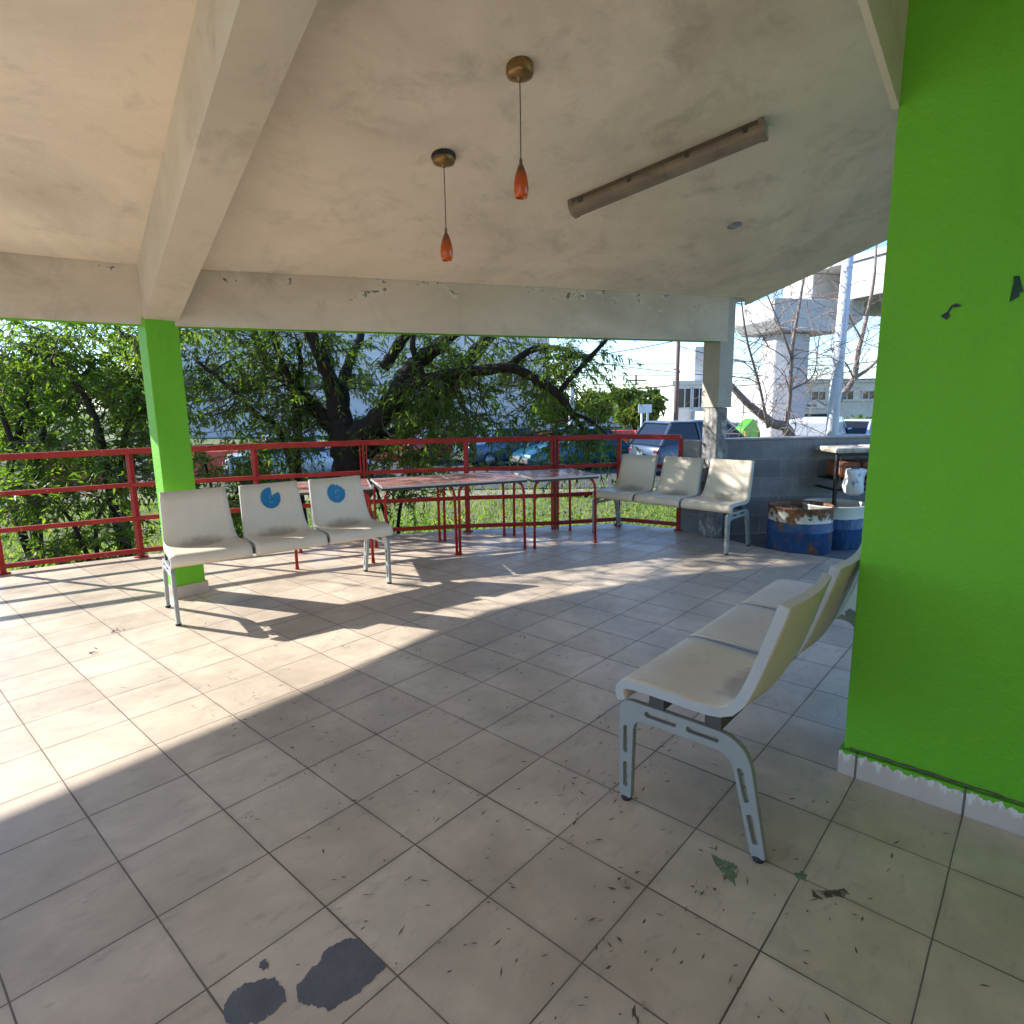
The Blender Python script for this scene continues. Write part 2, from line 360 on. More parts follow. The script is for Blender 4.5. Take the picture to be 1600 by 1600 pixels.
M_BAG = mat('white plastic bag', (.68, .70, .72), .4, var=.08, dirt=(.10, .28, .45), dirt_scale=9, dirt_amt=(.54, .58), bmp=.3, bscale=25)
M_TAIL = mat('red lamp lens', (.16, .006, .008), .25, bmp=0)
M_CLEAR = mat('clear lamp lens', (.6, .6, .6), .15, bmp=0)
M_GREENSIGN = mat('bright green panel', (.07, .34, .02), .5, var=.1, bmp=0)
M_YELLOW = mat('yellow stripe', (.75, .50, .02), .5, bmp=0)
M_SIGNGREEN = mat('road sign green', (.01, .22, .11), .4, bmp=0)
M_LEAF = leaf_mat('willow leaf', [(.08, .13, .022), (.10, .155, .028), (.065, .105, .02), (.13, .185, .036), (.09, .14, .028), (.17, .21, .05), (.05, .08, .02)], .55, .5)
M_LEAF2 = leaf_mat('shrub leaf', [(.09, .15, .025), (.12, .185, .03), (.07, .12, .022), (.15, .215, .04), (.10, .16, .027), (.20, .235, .06), (.055, .09, .02)], .55, .5)
M_LEAFYEL = leaf_mat('pale roadside leaf', [(.10, .14, .03), (.13, .17, .035), (.08, .12, .025), (.16, .19, .05)], .3)
M_LEAFDK = leaf_mat('deep green leaf', [(.035, .065, .02), (.05, .085, .025), (.03, .05, .018)], .3)
M_GRASS = leaf_mat('grass blade', [(.10, .15, .025), (.14, .20, .035), (.17, .22, .045), (.08, .12, .025), (.24, .23, .08)], .5, .6)

# ------------------------------------------------------------------ mesh helpers
class MB:
    """collects shapes (metres) and links them as one mesh object"""
    def __init__(s): s.v = []; s.f = []; s.mi = []; s.sm = []
    def add(s, vs, fs, mi=0, smooth=False):
        o = len(s.v); s.v += [tuple(x) for x in vs]
        for f in fs: s.f.append([i+o for i in f]); s.mi.append(mi); s.sm.append(smooth)
        return s
    def box(s, c, d, mi=0, rz=0, M=None):
        c = Vector(c); R = Matrix.Rotation(rz, 3, 'Z')
        vs = []
        for x in (-.5, .5):
            for y in (-.5, .5):
                for z in (-.5, .5):
                    p = Vector((x*d[0], y*d[1], z*d[2])); p = (M @ p) if M else R @ p
                    vs.append(c+p)
        return s.add(vs, [(0, 1, 3, 2), (4, 6, 7, 5), (0, 4, 5, 1), (2, 3, 7, 6), (0, 2, 6, 4), (1, 5, 7, 3)], mi)
    def prism(s, pts, z0, z1, mi=0, side=None, bottom=None):
        """closed plan polygon (list of xy, counter-clockwise) from z0 to z1; z may be functions of x, y"""
        f0 = z0 if callable(z0) else (lambda x, y: z0); f1 = z1 if callable(z1) else (lambda x, y: z1)
        n = len(pts)
        vs = [(x, y, f0(x, y)) for x, y in pts]+[(x, y, f1(x, y)) for x, y in pts]
        s.add(vs, [tuple(range(n, 2*n))], mi)
        o = len(s.v)-2*n
        s.f.append([o+i for i in reversed(range(n))]); s.mi.append(mi if bottom is None else bottom); s.sm.append(False)
        for i in range(n):
            j = (i+1) % n
            s.f.append([o+i, o+j, o+n+j, o+n+i]); s.mi.append(mi if side is None else side); s.sm.append(False)
        return s
    def tube(s, pts, rad, n=8, mi=0, cap=True, smooth=True):
        pts = [Vector(p) for p in pts]
        if isinstance(rad, (int, float)): rad = [rad]*len(pts)
        rad = [float(r_) for r_ in rad]; ref = None; rings = []
        for i, p in enumerate(pts):
            a = pts[max(0, i-1)]; b = pts[min(len(pts)-1, i+1)]
            t = (b-a).normalized()
            if ref is None:
                ref = t.orthogonal().normalized()
            ref = (ref-t*ref.dot(t))
            ref = ref.normalized() if ref.length > 1e-6 else t.orthogonal().normalized()
            w = t.cross(ref)
            rings.append([p+rad[i]*(math.cos(k*2*math.pi/n)*ref+math.sin(k*2*math.pi/n)*w) for k in range(n)])
        vs = [q for r in rings for q in r]; fs = []
        for i in range(len(pts)-1):
            for k in range(n):
                fs.append((i*n+k, i*n+(k+1) % n, (i+1)*n+(k+1) % n, (i+1)*n+k))
        s.add(vs, fs, mi, smooth)
        if cap:
            o = len(s.v)-len(vs)
            s.f.append([o+k for k in reversed(range(n))]); s.mi.append(mi); s.sm.append(False)
            s.f.append([o+(len(pts)-1)*n+k for k in range(n)]); s.mi.append(mi); s.sm.append(False)
        return s
    def sqtube(s, a, b, w, mi=0):
        a = Vector(a); b = Vector(b); t = (b-a)
        ln = t.length; t.normalize()
        upv = Vector((0, 0, 1)) if abs(t.z) < .9 else Vector((1, 0, 0))
        r = t.cross(upv).normalized(); u = r.cross(t)
        return s.box((a+b)/2, (ln, w, w), mi, M=Matrix((t, r, u)).transposed())
    def lathe(s, prof, c=(0, 0, 0), n=24, mi=0, smooth=True):
        vs = []; fs = []
        for r, z in prof:
            for k in range(n):
                a = 2*math.pi*k/n; vs.append((c[0]+r*math.cos(a), c[1]+r*math.sin(a), c[2]+z))
        for i in range(len(prof)-1):
            for k in range(n):
                fs.append((i*n+k, i*n+(k+1) % n, (i+1)*n+(k+1) % n, (i+1)*n+k))
        return s.add(vs, fs, mi, smooth)
    def build(s, name, mats, parent=None, loc=None, bevel=0):
        me = bpy.data.meshes.new(name); me.from_pydata(s.v, [], s.f)
        if not isinstance(mats, (list, tuple)): mats = [mats]
        for m in mats: me.materials.append(m)
        me.polygons.foreach_set('material_index', s.mi); me.polygons.foreach_set('use_smooth', s.sm)
        bm = bmesh.new(); bm.from_mesh(me); bmesh.ops.recalc_face_normals(bm, faces=bm.faces); bm.to_mesh(me); bm.free()
        me.update()
        return link(name, me, parent, loc, bevel)
def link(name, me, parent=None, loc=None, bevel=0):
    o = bpy.data.objects.new(name, me); COL.objects.link(o)
    if parent: o.parent = parent
    if loc is not None: o.location = loc
    if bevel:
        b = o.modifiers.new('bevel', 'BEVEL'); b.width = bevel; b.segments = 2; b.limit_method = 'ANGLE'; b.angle_limit = .6
    return o
def tag(o, label=None, cat=None, group=None, kind=None):
    if label: o['label'] = label
    if cat: o['category'] = cat
    if group: o['group'] = group
    if kind: o['kind'] = kind
    return o
def thing(name, label, cat, loc=(0, 0, 0), rz=0, group=None):
    o = bpy.data.objects.new(name, None); COL.objects.link(o)
    o.location = loc; o.rotation_euler = (0, 0, rz); o.empty_display_size = .2
    return tag(o, label, cat, group)
def copy_tree(o, parent=None):
    c = o.copy(); COL.objects.link(c)
    if parent: c.parent = parent
    for ch in list(o.children): copy_tree(ch, c)
    return c
def m3(x, y, z=0): return Vector((x*T, y*T, z*T))
def t2(pts): return [(x*T, y*T) for x, y in pts]
def leaf_mesh(P, D, ln, wd, droop=0, side=None):
    """N pointed leaves (4 vertices each) at P along D"""
    n = len(P); D = D/np.linalg.norm(D, axis=1, keepdims=True)
    if side is None: side = RNG.normal(size=(n, 3))
    S = np.cross(D, side); S /= np.linalg.norm(S, axis=1, keepdims=True)+1e-9
    ln = (ln*RNG.uniform(.55, 1.4, n))[:, None]; wd = (wd*RNG.uniform(.75, 1.2, n))[:, None]
    mid = P+D*ln*.45
    tip = P+D*ln; tip[:, 2] -= droop*ln[:, 0]
    V = np.stack([P, mid+S*wd*.5, tip, mid-S*wd*.5], 1).reshape(-1, 3)
    return V
def quads_object(name, V, m, parent=None):
    n = len(V)//4
    me = bpy.data.meshes.new(name)
    me.vertices.add(len(V)); me.vertices.foreach_set('co', V.astype(np.float32).ravel())
    me.loops.add(len(V)); me.loops.foreach_set('vertex_index', np.arange(len(V), dtype=np.int32))
    me.polygons.add(n); me.polygons.foreach_set('loop_start', np.arange(0, len(V), 4, dtype=np.int32))
    me.polygons.foreach_set('loop_total', np.full(n, 4, dtype=np.int32))
    me.materials.append(m); me.update(calc_edges=True); me.validate()
    return link(name, me, parent)
def inside(P, poly):
    x, y = P[:, 0], P[:, 1]; r = np.zeros(len(P), bool); n = len(poly)
    for i in range(n):
        x1, y1 = poly[i]; x2, y2 = poly[(i+1) % n]
        c = ((y1 > y) != (y2 > y)) & (x < (x2-x1)*(y-y1)/((y2-y1) if y2 != y1 else 1e-9)+x1)
        r ^= c
    return r
def curve_plate(outline, holes, thick, bev=.0015):
    """a flat plate with slots: 2D outline and holes in (x, y), extruded to thick, as a mesh"""
    cu = bpy.data.curves.new('plate', 'CURVE'); cu.dimensions = '2D'; cu.fill_mode = 'BOTH'
    cu.extrude = thick/2-bev; cu.bevel_depth = bev; cu.bevel_resolution = 1
    for poly in [outline]+holes:
        sp = cu.splines.new('POLY'); sp.points.add(len(poly)-1); sp.use_cyclic_u = True
        for q, (x, y) in zip(sp.points, poly): q.co = (x, y, 0, 1)
    ob = bpy.data.objects.new('plate', cu); COL.objects.link(ob)
    me = bpy.data.meshes.new_from_object(ob.evaluated_get(bpy.context.evaluated_depsgraph_get()))
    bpy.data.objects.remove(ob); bpy.data.curves.remove(cu)
    return me
def rounded(pts, r, n=5):
    """round every corner of a polygon; r may be a list"""
    out = []; N = len(pts)
    for i, p in enumerate(pts):
        p = Vector(p); a = Vector(pts[i-1]); b = Vector(pts[(i+1) % N])
        rr = r[i] if isinstance(r, (list, tuple)) else r
        if rr <= 0: out.append(tuple(p)); continue
        da, db = (a-p), (b-p)
        k = min(rr, da.length*.45, db.length*.45)
        A = p+da.normalized()*k; B = p+db.normalized()*k
        for j in range(n+1):
            t = j/n; out.append(tuple((1-t)**2*A+2*t*(1-t)*p+t*t*B))
    return out

# ------------------------------------------------------------------ the ground and the terrace floor
GZ = -2.85                                       # ground level in tiles
EDGE = [(-16, 18.0), (-4, 14.75), (2.41, 12.75), (5.81, 11.65), (9, 10.1), (11.6, 8.5), (14.1, 6.65), (16.3, 4.7), (18.25, 3.1), (18.6, .9), (18.1, -.6), (17.5, -2.37), (17.45, -18)]
FLOORPOLY = EDGE+[(-16, -18)]
b = MB(); n = 80
# one big sheet, finer near the terrace, gently uneven
xs = np.concatenate([np.linspace(-1500, -60, 8), np.linspace(-50, 90, 57), np.linspace(110, 1500, 8)])
ys = np.concatenate([np.linspace(-1500, -60, 8), np.linspace(-50, 90, 57), np.linspace(110, 1500, 8)])
vs = [(x, y, GZ*T+.05*math.sin(x*.9+y*.35)*math.cos(y*.7)-.03 if abs(x) < 60 and abs(y) < 60 else GZ*T) for x in xs for y in ys]
ny = len(ys)
b.add(vs, [(i*ny+j, (i+1)*ny+j, (i+1)*ny+j+1, i*ny+j+1) for i in range(len(xs)-1) for j in range(ny-1)], 0, True)
tag(b.build('ground', M_GRASSGROUND), kind='structure')
b = MB(); b.prism(t2(FLOORPOLY)[::-1], GZ*T-.1, 0, 0, 1, 1)
tag(b.build('floor', [M_FLOOR, M_APRON]), kind='structure')
floor = bpy.data.objects['floor']
b = MB(); b.prism(t2([(17.52, -18), (17.52, -2.4), (18.12, -.55), (18.62, .9), (19, 1.0), (27, -6.5), (27, -18)]), GZ*T-.1, -.02, 0)
tag(b.build('pavement', M_APRON), kind='structure')

def blob(pts, name, m, lab=None, z=.0012, rag=.0028):
    b = MB(); q = []; m_ = len(pts); ph = random.uniform(0, 9)
    for i in range(m_):
        (x0, y0), (x1, y1) = pts[i], pts[(i+1) % m_]
        for k in range(6):
            t = k/6; x, y = x0+(x1-x0)*t, y0+(y1-y0)*t; j = i*6+k
            a = rag*(math.sin(j*.9+ph)+.6*math.sin(j*2.3+ph*2)+random.uniform(-.7, .7))
            q.append((x*T+a*.8, y*T+a*random.uniform(.3, 1)))
    b.prism(q, .0002, z, 0)
    o = b.build(name, m, floor)
    if lab: o['label'] = lab
    return o
def fl(u, v):
    d = _f + _right*((u-800)/959.3) - _up*((v-800)/959.3)
    k = -CAM.z/d.z; p = CAM+d*k; return (p.x, p.y)
blob([fl(*p) for p in [(474, 1530), (487, 1512), (500, 1503), (505, 1488), (530, 1471), (556, 1465), (565, 1470), (604, 1510), (588, 1526), (570, 1542), (556, 1555), (540, 1563), (516, 1579), (498, 1573), (482, 1571), (466, 1566), (463, 1541)]], 'cement_patch', M_CEMENT, 'larger dark cement patch where the glaze has broken off')
blob([fl(*p) for p in [(350, 1570), (365, 1548), (385, 1537), (412, 1530), (428, 1528), (442, 1542), (448, 1563), (430, 1580), (412, 1594), (380, 1604), (352, 1600)]], 'cement_patch', M_CEMENT, 'smaller rounded dark cement patch')
blob([fl(*p) for p in [(405, 1505), (412, 1500), (419, 1503), (420, 1512), (412, 1516), (406, 1513)]], 'cement_patch', M_CEMENT, 'small dark cement hole')
blob([fl(*p) for p in [(1110, 1333), (1122, 1340), (1135, 1346), (1150, 1350), (1155, 1362), (1148, 1372), (1149, 1385), (1143, 1376), (1133, 1380), (1128, 1362), (1118, 1352)]], 'paint_stain', M_STAINGREEN, 'spilled green paint stain', rag=.0025)
blob([fl(*p) for p in [(1240, 1366), (1252, 1361), (1262, 1368), (1258, 1376), (1246, 1373)]], 'paint_stain', M_STAINGREEN, rag=.002)
blob([fl(*p) for p in [(1268, 1390), (1300, 1392), (1318, 1388), (1328, 1397), (1318, 1403), (1302, 1400), (1285, 1406), (1270, 1402)]], 'scuff_mark', M_SCUFF, rag=.002)

# dry leaf litter on the tiles
N = 620
pts = np.empty((0, 3))
def scat(n, x0, x1, y0, y1): return np.c_[RNG.uniform(x0, x1, n), RNG.uniform(y0, y1, n), np.full(n, .0)]
pts = np.vstack([scat(210, 2.6, 9, -2.4, 3), scat(170, 2, 8, -5.5, -1), scat(120, 2.3, 6.5, -7.6, -4.2), scat(40, 1, 10, -9, -3), scat(40, 4, 15, -4, 8), scat(30, 1, 5, 1.5, 9)])*T
pts[:, 2] = .004+RNG.uniform(0, .004, len(pts))
ang = RNG.normal(-.75, .7, len(pts))
D = np.c_[np.cos(ang), np.sin(ang), RNG.uniform(-.02, .38, len(pts))]
side = np.c_[RNG.normal(0, .25, (len(pts), 2)), np.ones(len(pts))]
V = leaf_mesh(pts, D, RNG.uniform(.010, .031, len(pts)), .0055, 0, side)
# crumpled bits: short curled leaves in small heaps
cl = []
for (x, y, k) in [(3.2, -6.1, 8), (3.9, -5.9, 7), (2.9, -6.5, 5), (4.3, -6.4, 6), (6.2, -4.05, 10), (3.05, 5.1, 9), (2.4, 4.2, 8)]:
    cl.append(np.c_[RNG.normal(x, .06, k), RNG.normal(y, .06, k), np.full(k, .02)]*T)
cl = np.vstack(cl); cl[:, 2] = RNG.uniform(.003, .012, len(cl))
V2 = leaf_mesh(cl, RNG.normal(size=(len(cl), 3))*np.array([1, 1, .35]), .024, .008)
V2[:, 2] = np.maximum(V2[:, 2], .002)
V = np.vstack([V, V2]); V[:, 2] = np.maximum(V[:, 2], .002)
tag(quads_object('leaf_litter', V, M_LITTER), 'dry brown leaf litter scattered over the pale tiles', 'leaf litter', kind='stuff')

# ------------------------------------------------------------------ the shelter: roof, beams, columns, walls
HIP = Vector((-.189, -.956, .225))               # direction of the hip beam, back and up from the corner column
Hc = Vector((4.9, 6.42, 7.25))
def plane_z(p0, a, b):
    nrm = Vector(a).cross(Vector(b))
    return lambda x, y: p0.z-(nrm.x*(x-p0.x)+nrm.y*(y-p0.y))/nrm.z
zR = plane_z(Hc, (12.9, -6.97, 0), HIP); zL = plane_z(Hc, (-2.3, .46, 0), HIP)
def zT(f, dz=0): return lambda x, y: f(x/T, y/T)*T+dz
hip_end = Hc+HIP*21
def roof_half(poly, f, b): b.prism(t2(poly), zT(f), zT(f, .16), 0)
b = MB()
Rb = [(Hc.x, Hc.y), (hip_end.x, hip_end.y), (14.1, hip_end.y), (16.3, -9.8), (17.95, -4.6), (19.2, -.67), (18.5, -.92)]
roof_half(Rb, zR, b)
Lb = [(Hc.x, Hc.y), (-7.2, 9.1), (-7.2, hip_end.y), (hip_end.x, hip_end.y)]
roof_half(Lb, zL, b)
EAVE = [(-7.2, 12.5), (-4.75, 12.55), (-2.74, 12.67), (-.8, 12.76), (1.99, 13.1), (3.4, 13.1), (5.53, 12.41), (8.11, 11.35), (11.59, 8.91), (15, 6.0), (17.5, 3.2), (18.9, .8), (19.25, -.64)]
OVER = EAVE+[(18.45, -.98), (Hc.x, Hc.y-.05), (-7.2, 9.0)]
b.prism(t2(OVER)[::-1], 7.252*T, 7.75*T, 0)
tag(b.build('ceiling', M_CEIL), kind='structure')

def line_beam(name, a, bpt, thick, zb_a, zb_b, label):
    a = Vector(a); bpt = Vector(bpt); d = (bpt-a); nrm = Vector((-d.y, d.x)).normalized()
    if nrm.y < 0: nrm = -nrm
    mb = MB(); NS = 24; vs = []
    for i in range(NS+1):
        t = i/NS; p = a+d*t; q = p+nrm*thick; zb = zb_a+(zb_b-zb_a)*t
        vs += [m3(p.x, p.y, zb), m3(q.x, q.y, zb), m3(q.x, q.y, 7.4), m3(p.x, p.y, 7.4)]
    for i in range(NS):
        o = i*4; p = o+4
        mb.add([], [])
        for k, mi in ((0, 1), (1, 1), (2, 0), (3, 0)):
            j = (k+1) % 4
            mb.f.append([o+k, o+j, p+j, p+k]); mb.mi.append(mi); mb.sm.append(False)
    mb.f.append([0, 1, 2, 3]); mb.mi.append(0); mb.sm.append(False)
    mb.f.append([NS*4+k for k in (3, 2, 1, 0)]); mb.mi.append(0); mb.sm.append(False)
    mb.v = [tuple(v) for v in vs]
    return tag(mb.build(name, [M_BEAM, M_GREEN]), label, 'beam')
line_beam('perimeter_beam', (5.0, 6.47), (18.02, -.67), .42, 6.05, 5.985, 'long stained cream beam with green underside over the tables, flaking along its top')
line_beam('perimeter_beam', (-7.2, 9.12), (4.75, 6.49), .42, 6.05, 6.05, 'short cream beam with green underside over the open railing beside the green column')
# hip beam
b = MB(); W = .68
s0, s1 = -.5, 21.0
def hipbox(s):
    p = Vector((4.53, 6.04, 6.23))+HIP*s
    top = 7.45+HIP.z*s+.25
    return [m3(p.x, p.y, p.z), m3(p.x+W, p.y, p.z), m3(p.x+W, p.y, top), m3(p.x, p.y, top)]
vs = []; NS = 30
for i in range(NS+1): vs += hipbox(s0+(s1-s0)*i/NS)
b.v = [tuple(v) for v in vs]
for i in range(NS):
    for k in range(4):
        j = (k+1) % 4; b.f.append([i*4+k, i*4+j, i*4+4+j, i*4+4+k]); b.mi.append(0); b.sm.append(False)
b.f += [[3, 2, 1, 0], [NS*4+k for k in range(4)]]; b.mi += [0, 0]; b.sm += [False, False]
tag(b.build('hip_beam', M_HIP), 'thick sloping cream beam running overhead from the green column', 'beam')
# beam end over the green wall
b = MB(); vs = []
for x, z in ((-2, 9.06), (7.02, 7.02)):
    for y in (-6.86, -6.80): vs += [m3(x, y, z), m3(x, y, z+2.6)]
b.add(vs, [(0, 1, 5, 4), (2, 6, 7, 3), (0, 4, 6, 2), (1, 3, 7, 5), (0, 2, 3, 1), (4, 5, 7, 6)])
tag(b.build('wall_beam', stained_plaster('plain cream beam paint', (.74, .70, .61), (.5, .46, .39))), 'plain cream beam meeting the top of the green wall', 'beam')

# green column in the corner
col = thing('green_column', 'slim bright green square column with beige tile base, behind the sticker bench', 'column', m3(4.93, 6.6))
b = MB(); b.box((0, 0, 3.05*T), (.67*T, .48*T, 6.3*T)); b.build('shaft', M_GREEN, col, bevel=.006)
b = MB(); b.box((0, 0, .14*T), (.67*T+.03, .48*T+.03, .28*T)); b.build('baseboard', M_BASE2, col, bevel=.003)
# pale column at the right
ux, vx = Vector((.896, -.442)), Vector((.442, .896))
cc = Vector((17.8, -.55))+ux*.26+vx*.375
ang = math.atan2(ux.y, ux.x)
col = thing('concrete_column', 'pale peeling concrete column at the end of the long beam, behind the dappled bench', 'column', m3(cc.x, cc.y), ang)
b = MB(); b.box((0, 0, 5.65*T), (.52*T, .75*T, 3.2*T)); b.build('painted_shaft', M_COLPAINT, col, bevel=.006)
b = MB(); b.box((-.01, 0, 2.02*T), (.40*T, .66*T, 4.05*T)); b.build('peeling_shaft', M_PEEL, col, bevel=.012)

# green wall on the right
wl = thing('green_wall', 'tall bright green wall close to the camera with paint run baseboard', 'wall', m3(7.02, -6.85))
b = MB(); b.box((.5*T, -5.6*T, 4.9*T), (1.0*T, 11.2*T, 9.8*T)); b.build('wall_panel', M_GREEN, wl, bevel=.004)
b = MB(); b.box((.5*T-.011, -5.6*T+.011, .15*T), (1.0*T+.02, 11.2*T, .30*T)); b.build('baseboard', M_BASE, wl, bevel=.002)
b = MB(); q = []
for i in range(90):
    y = -.02-i*.032; q.append(Vector((-.0035, y, .30*T+.0065+random.uniform(-.0015, .002))))
b.tube(q, [random.uniform(.002, .0055) for _ in q], 5); b.build('dirt_seam', M_STAINBROWN, wl)
def wall_bit(pts, name, label, m):
    # pts: photo pixels on the wall face X = 7.02
    vs = []
    for u, v in pts:
        d = _f + _right*((u-800)/959.3) - _up*((v-800)/959.3); k = (7.02-CAM.x)/d.x; p = CAM+d*k; vs.append(p)
    c = sum(vs, Vector())/len(vs)
    b = MB(); n = len(vs)
    F = [Vector((-.002-.006*random.random(), (p.y-c.y)*T, (p.z-c.z)*T)) for p in vs]
    Bk = [Vector((-.0006, p.y, p.z)) for p in F]
    b.add(F+Bk, [tuple(range(n)), tuple(reversed(range(n, 2*n)))]+[(i, (i+1) % n, n+(i+1) % n, n+i) for i in range(n)])
    o = b.build(name, m, None, c*T); return tag(o, label, 'tape scrap')
wall_bit([(1470, 494), (1480, 487), (1487, 477), (1495, 474), (1503, 478), (1495, 480), (1489, 480), (1483, 488), (1484, 494), (1479, 500)], 'tape_scrap', 'small curled black tape scrap on the green wall', M_TAPE)
wall_bit([(1584, 432), (1593, 431), (1595, 440), (1599, 456), (1593, 457), (1593, 463), (1577, 472), (1581, 455), (1584, 441)], 'tape_scrap', 'dark green folded tape scrap near the right edge of the wall', M_TAPE2)
# unseen back wall behind the camera, added to hold back fill light
b = MB(); b.box(m3(.5, -12.0, 5.2), (14*T, .6*T, 11*T)); tag(b.build('wall', M_BEAM), kind='structure')

# block wall beside the terrace
a, e = Vector((18.25, -.15)), Vector((23.2, -4.75)); d = e-a
bw = thing('block_wall', 'low grey concrete block wall behind the blue drums', 'wall', m3(a.x, a.y, 0), math.atan2(d.y, d.x))
b = MB(); b.box((d.length*T/2, .25*T, (3.0+GZ)*T/2), (d.length*T, .45*T, (3.0-GZ)*T)); b.build('block_course', M_BLOCK, bw, bevel=.008)
b = MB(); b.box((d.length*T/2, .25*T, 3.0*T+.012), (d.length*T+.02, .45*T+.02, .024)); b.build('coping', mat('mortar coping', (.27, .265, .27), .95, var=.2, bmp=.4), bw, bevel=.006)
a, e = Vector((18.3, .85)), Vector((18.42, .25)); d = e-a
bw = thing('block_wall', 'short dark block wall stub between the red railing and the peeling column', 'wall', m3(a.x, a.y, 0), math.atan2(d.y, d.x))
b = MB(); b.box((d.length*T/2, .25*T, (3.0+GZ)*T/2), (d.length*T, .45*T, (3.0-GZ)*T)); b.build('block_course', M_BLOCK, bw, bevel=.008)

# ------------------------------------------------------------------ red railing
RP = [(-4.2, 14.45), (2.45, 12.4), (5.5, 11.45), (8.5, 10.1), (11.3, 8.42), (13.9, 6.35), (16.05, 4.3), (17.98, 2.98), (18.35, .88)]
rail = thing('red_railing', 'chipped red metal railing around the terrace edge', 'railing', m3(5.5, 11.45))
O = m3(5.5, 11.45)
thick = {4, 6}
for i, (x, y) in enumerate(RP):
    b = MB()
    if i in thick:
        w = .24*T
        d = Vector(RP[i+1])-Vector(RP[i-1]); rz = math.atan2(d.y, d.x)
        p = m3(x, y)-O; h = 3.12*T
        R2 = Matrix.Rotation(rz, 3, 'Z')
        b.box(p+Vector((0, 0, h/2)), (w*.3, w*.8, h), 0, rz)
        for s in (-1, 1): b.box(p+R2 @ Vector((s*w*.42, 0, 0))+Vector((0, 0, h/2)), (.012, w, h), 0, rz)
    else:
        p = m3(x, y)-O; b.box(p+Vector((0, 0, 1.53*T)), (.045, .045, 3.06*T), 0, .4)
        b.box(p+Vector((0, 0, .008)), (.09, .09, .012), 0, .4)
    b.build('post', M_RED, rail, bevel=.003)
for i in range(len(RP)-1):
    a, e = Vector(RP[i]), Vector(RP[i+1])
    for z, w in ((3.1, .055), (2.14, .042), (1.17, .042), (.21, .042)):
        b = MB(); b.sqtube(m3(a.x, a.y, z)-O, m3(e.x, e.y, z)-O, w); b.build('rail', M_RED, rail, bevel=.004)

# ------------------------------------------------------------------ benches
PROF = [(.03, 1.19), (.0, 1.28), (.015, 1.36), (.06, 1.415), (.13, 1.44), (.25, 1.45), (.45, 1.447), (.65, 1.44), (.85, 1.432), (1.0, 1.432), (1.1, 1.445), (1.18, 1.48), (1.235, 1.545), (1.28, 1.64), (1.34, 1.80), (1.42, 2.05), (1.49, 2.29), (1.56, 2.53)]
SEATW = 1.5
def prof_y(z):
    for (d0, z0), (d1, z1) in zip(PROF[11:], PROF[12:]):
        if z0 <= z <= z1: return d0+(d1-d0)*(z-z0)/(z1-z0)
    return PROF[-1][0]
def dish(k, xn):
    """how far the shell sinks (tiles) at profile index k, xn in -1..1"""
    amt = .0 if k < 3 else (.05*min(1, (k-3)/5))
    return amt*(1-xn*xn)
def seat_mesh():
    b = MB(); nx = 13; n = len(PROF)
    nr = []
    for i in range(n):
        a = Vector(PROF[max(0, i-1)]); c = Vector(PROF[min(n-1, i+1)]); t = (c-a).normalized()
        nr.append(Vector((-t.y, t.x)))        # towards the sitter (front / up)
    F, K = [], []
    for i, (d, z) in enumerate(PROF):
        tw = 1.02 if i < 6 else (1.02-.05*(i-5)/6 if i < 12 else .97-.105*(i-11)/6)
        for j in range(nx):
            xn = -1+2*j/(nx-1); s = dish(i, xn); x = xn*SEATW/2*tw
            p = Vector((d, z))-nr[i]*s
            q = p-nr[i]*(.095 if abs(xn) == 1 else .085)
            F.append(m3(x, -p.x, p.y)); K.append(m3(x, -q.x, q.y))
    vs = F+K; o = n*nx; fs = []
    for i in range(n-1):
        for j in range(nx-1):
            fs.append((i*nx+j, i*nx+j+1, (i+1)*nx+j+1, (i+1)*nx+j))
            fs.append((o+i*nx+j, o+(i+1)*nx+j, o+(i+1)*nx+j+1, o+i*nx+j+1))
    b.add(vs, fs, 0, True)
    for i in range(n-1):
        for j in (0, nx-1):
            b.f.append([i*nx+j, (i+1)*nx+j, o+(i+1)*nx+j, o+i*nx+j]); b.mi.append(1); b.sm.append(False)
    for j in range(nx-1):
        for i in (0, n-1):
            b.f.append([i*nx+j, i*nx+j+1, o+i*nx+j+1, o+i*nx+j]); b.mi.append(0 if i else 0); b.sm.append(False)
    return b
def slot(p, q, w):
    p = Vector(p); q = Vector(q); t = (q-p).normalized(); nn = Vector((-t.y, t.x))*w/2
    return rounded([p+nn, q+nn, q-nn, p-nn], w*.42, 3)
def leg_plate():
    out = rounded([(.02, .045), (0, 1.17), (1.36, 1.17), (1.585, .045), (1.45, .045), (1.215, .985), (.17, .985), (.155, .045)],
                  [.02, .17, .30, .03, .03, .16, .14, .03], 7)
    holes = [slot((.082, .88), (.084, .56), .062), slot((.086, .46), (.090, .16), .062),
             slot((.30, 1.08), (.66, 1.08), .07), slot((.76, 1.08), (1.10, 1.08), .07),
             slot((1.305, .88), (1.39, .55), .062), slot((1.415, .45), (1.49, .16), .062)]
    sc = lambda L_: [(x*T, y*T) for x, y in L_]
    me = curve_plate(sc(out), [sc(h) for h in holes], .024)
    # curve x = depth behind the front edge, y = height  ->  bench frame (thickness along x)
    me.transform(Matrix(((0, 0, 1, 0), (-1, 0, 0, 0), (0, 1, 0, 0), (0, 0, 0, 1))))
    me.materials.append(M_LEG); return me
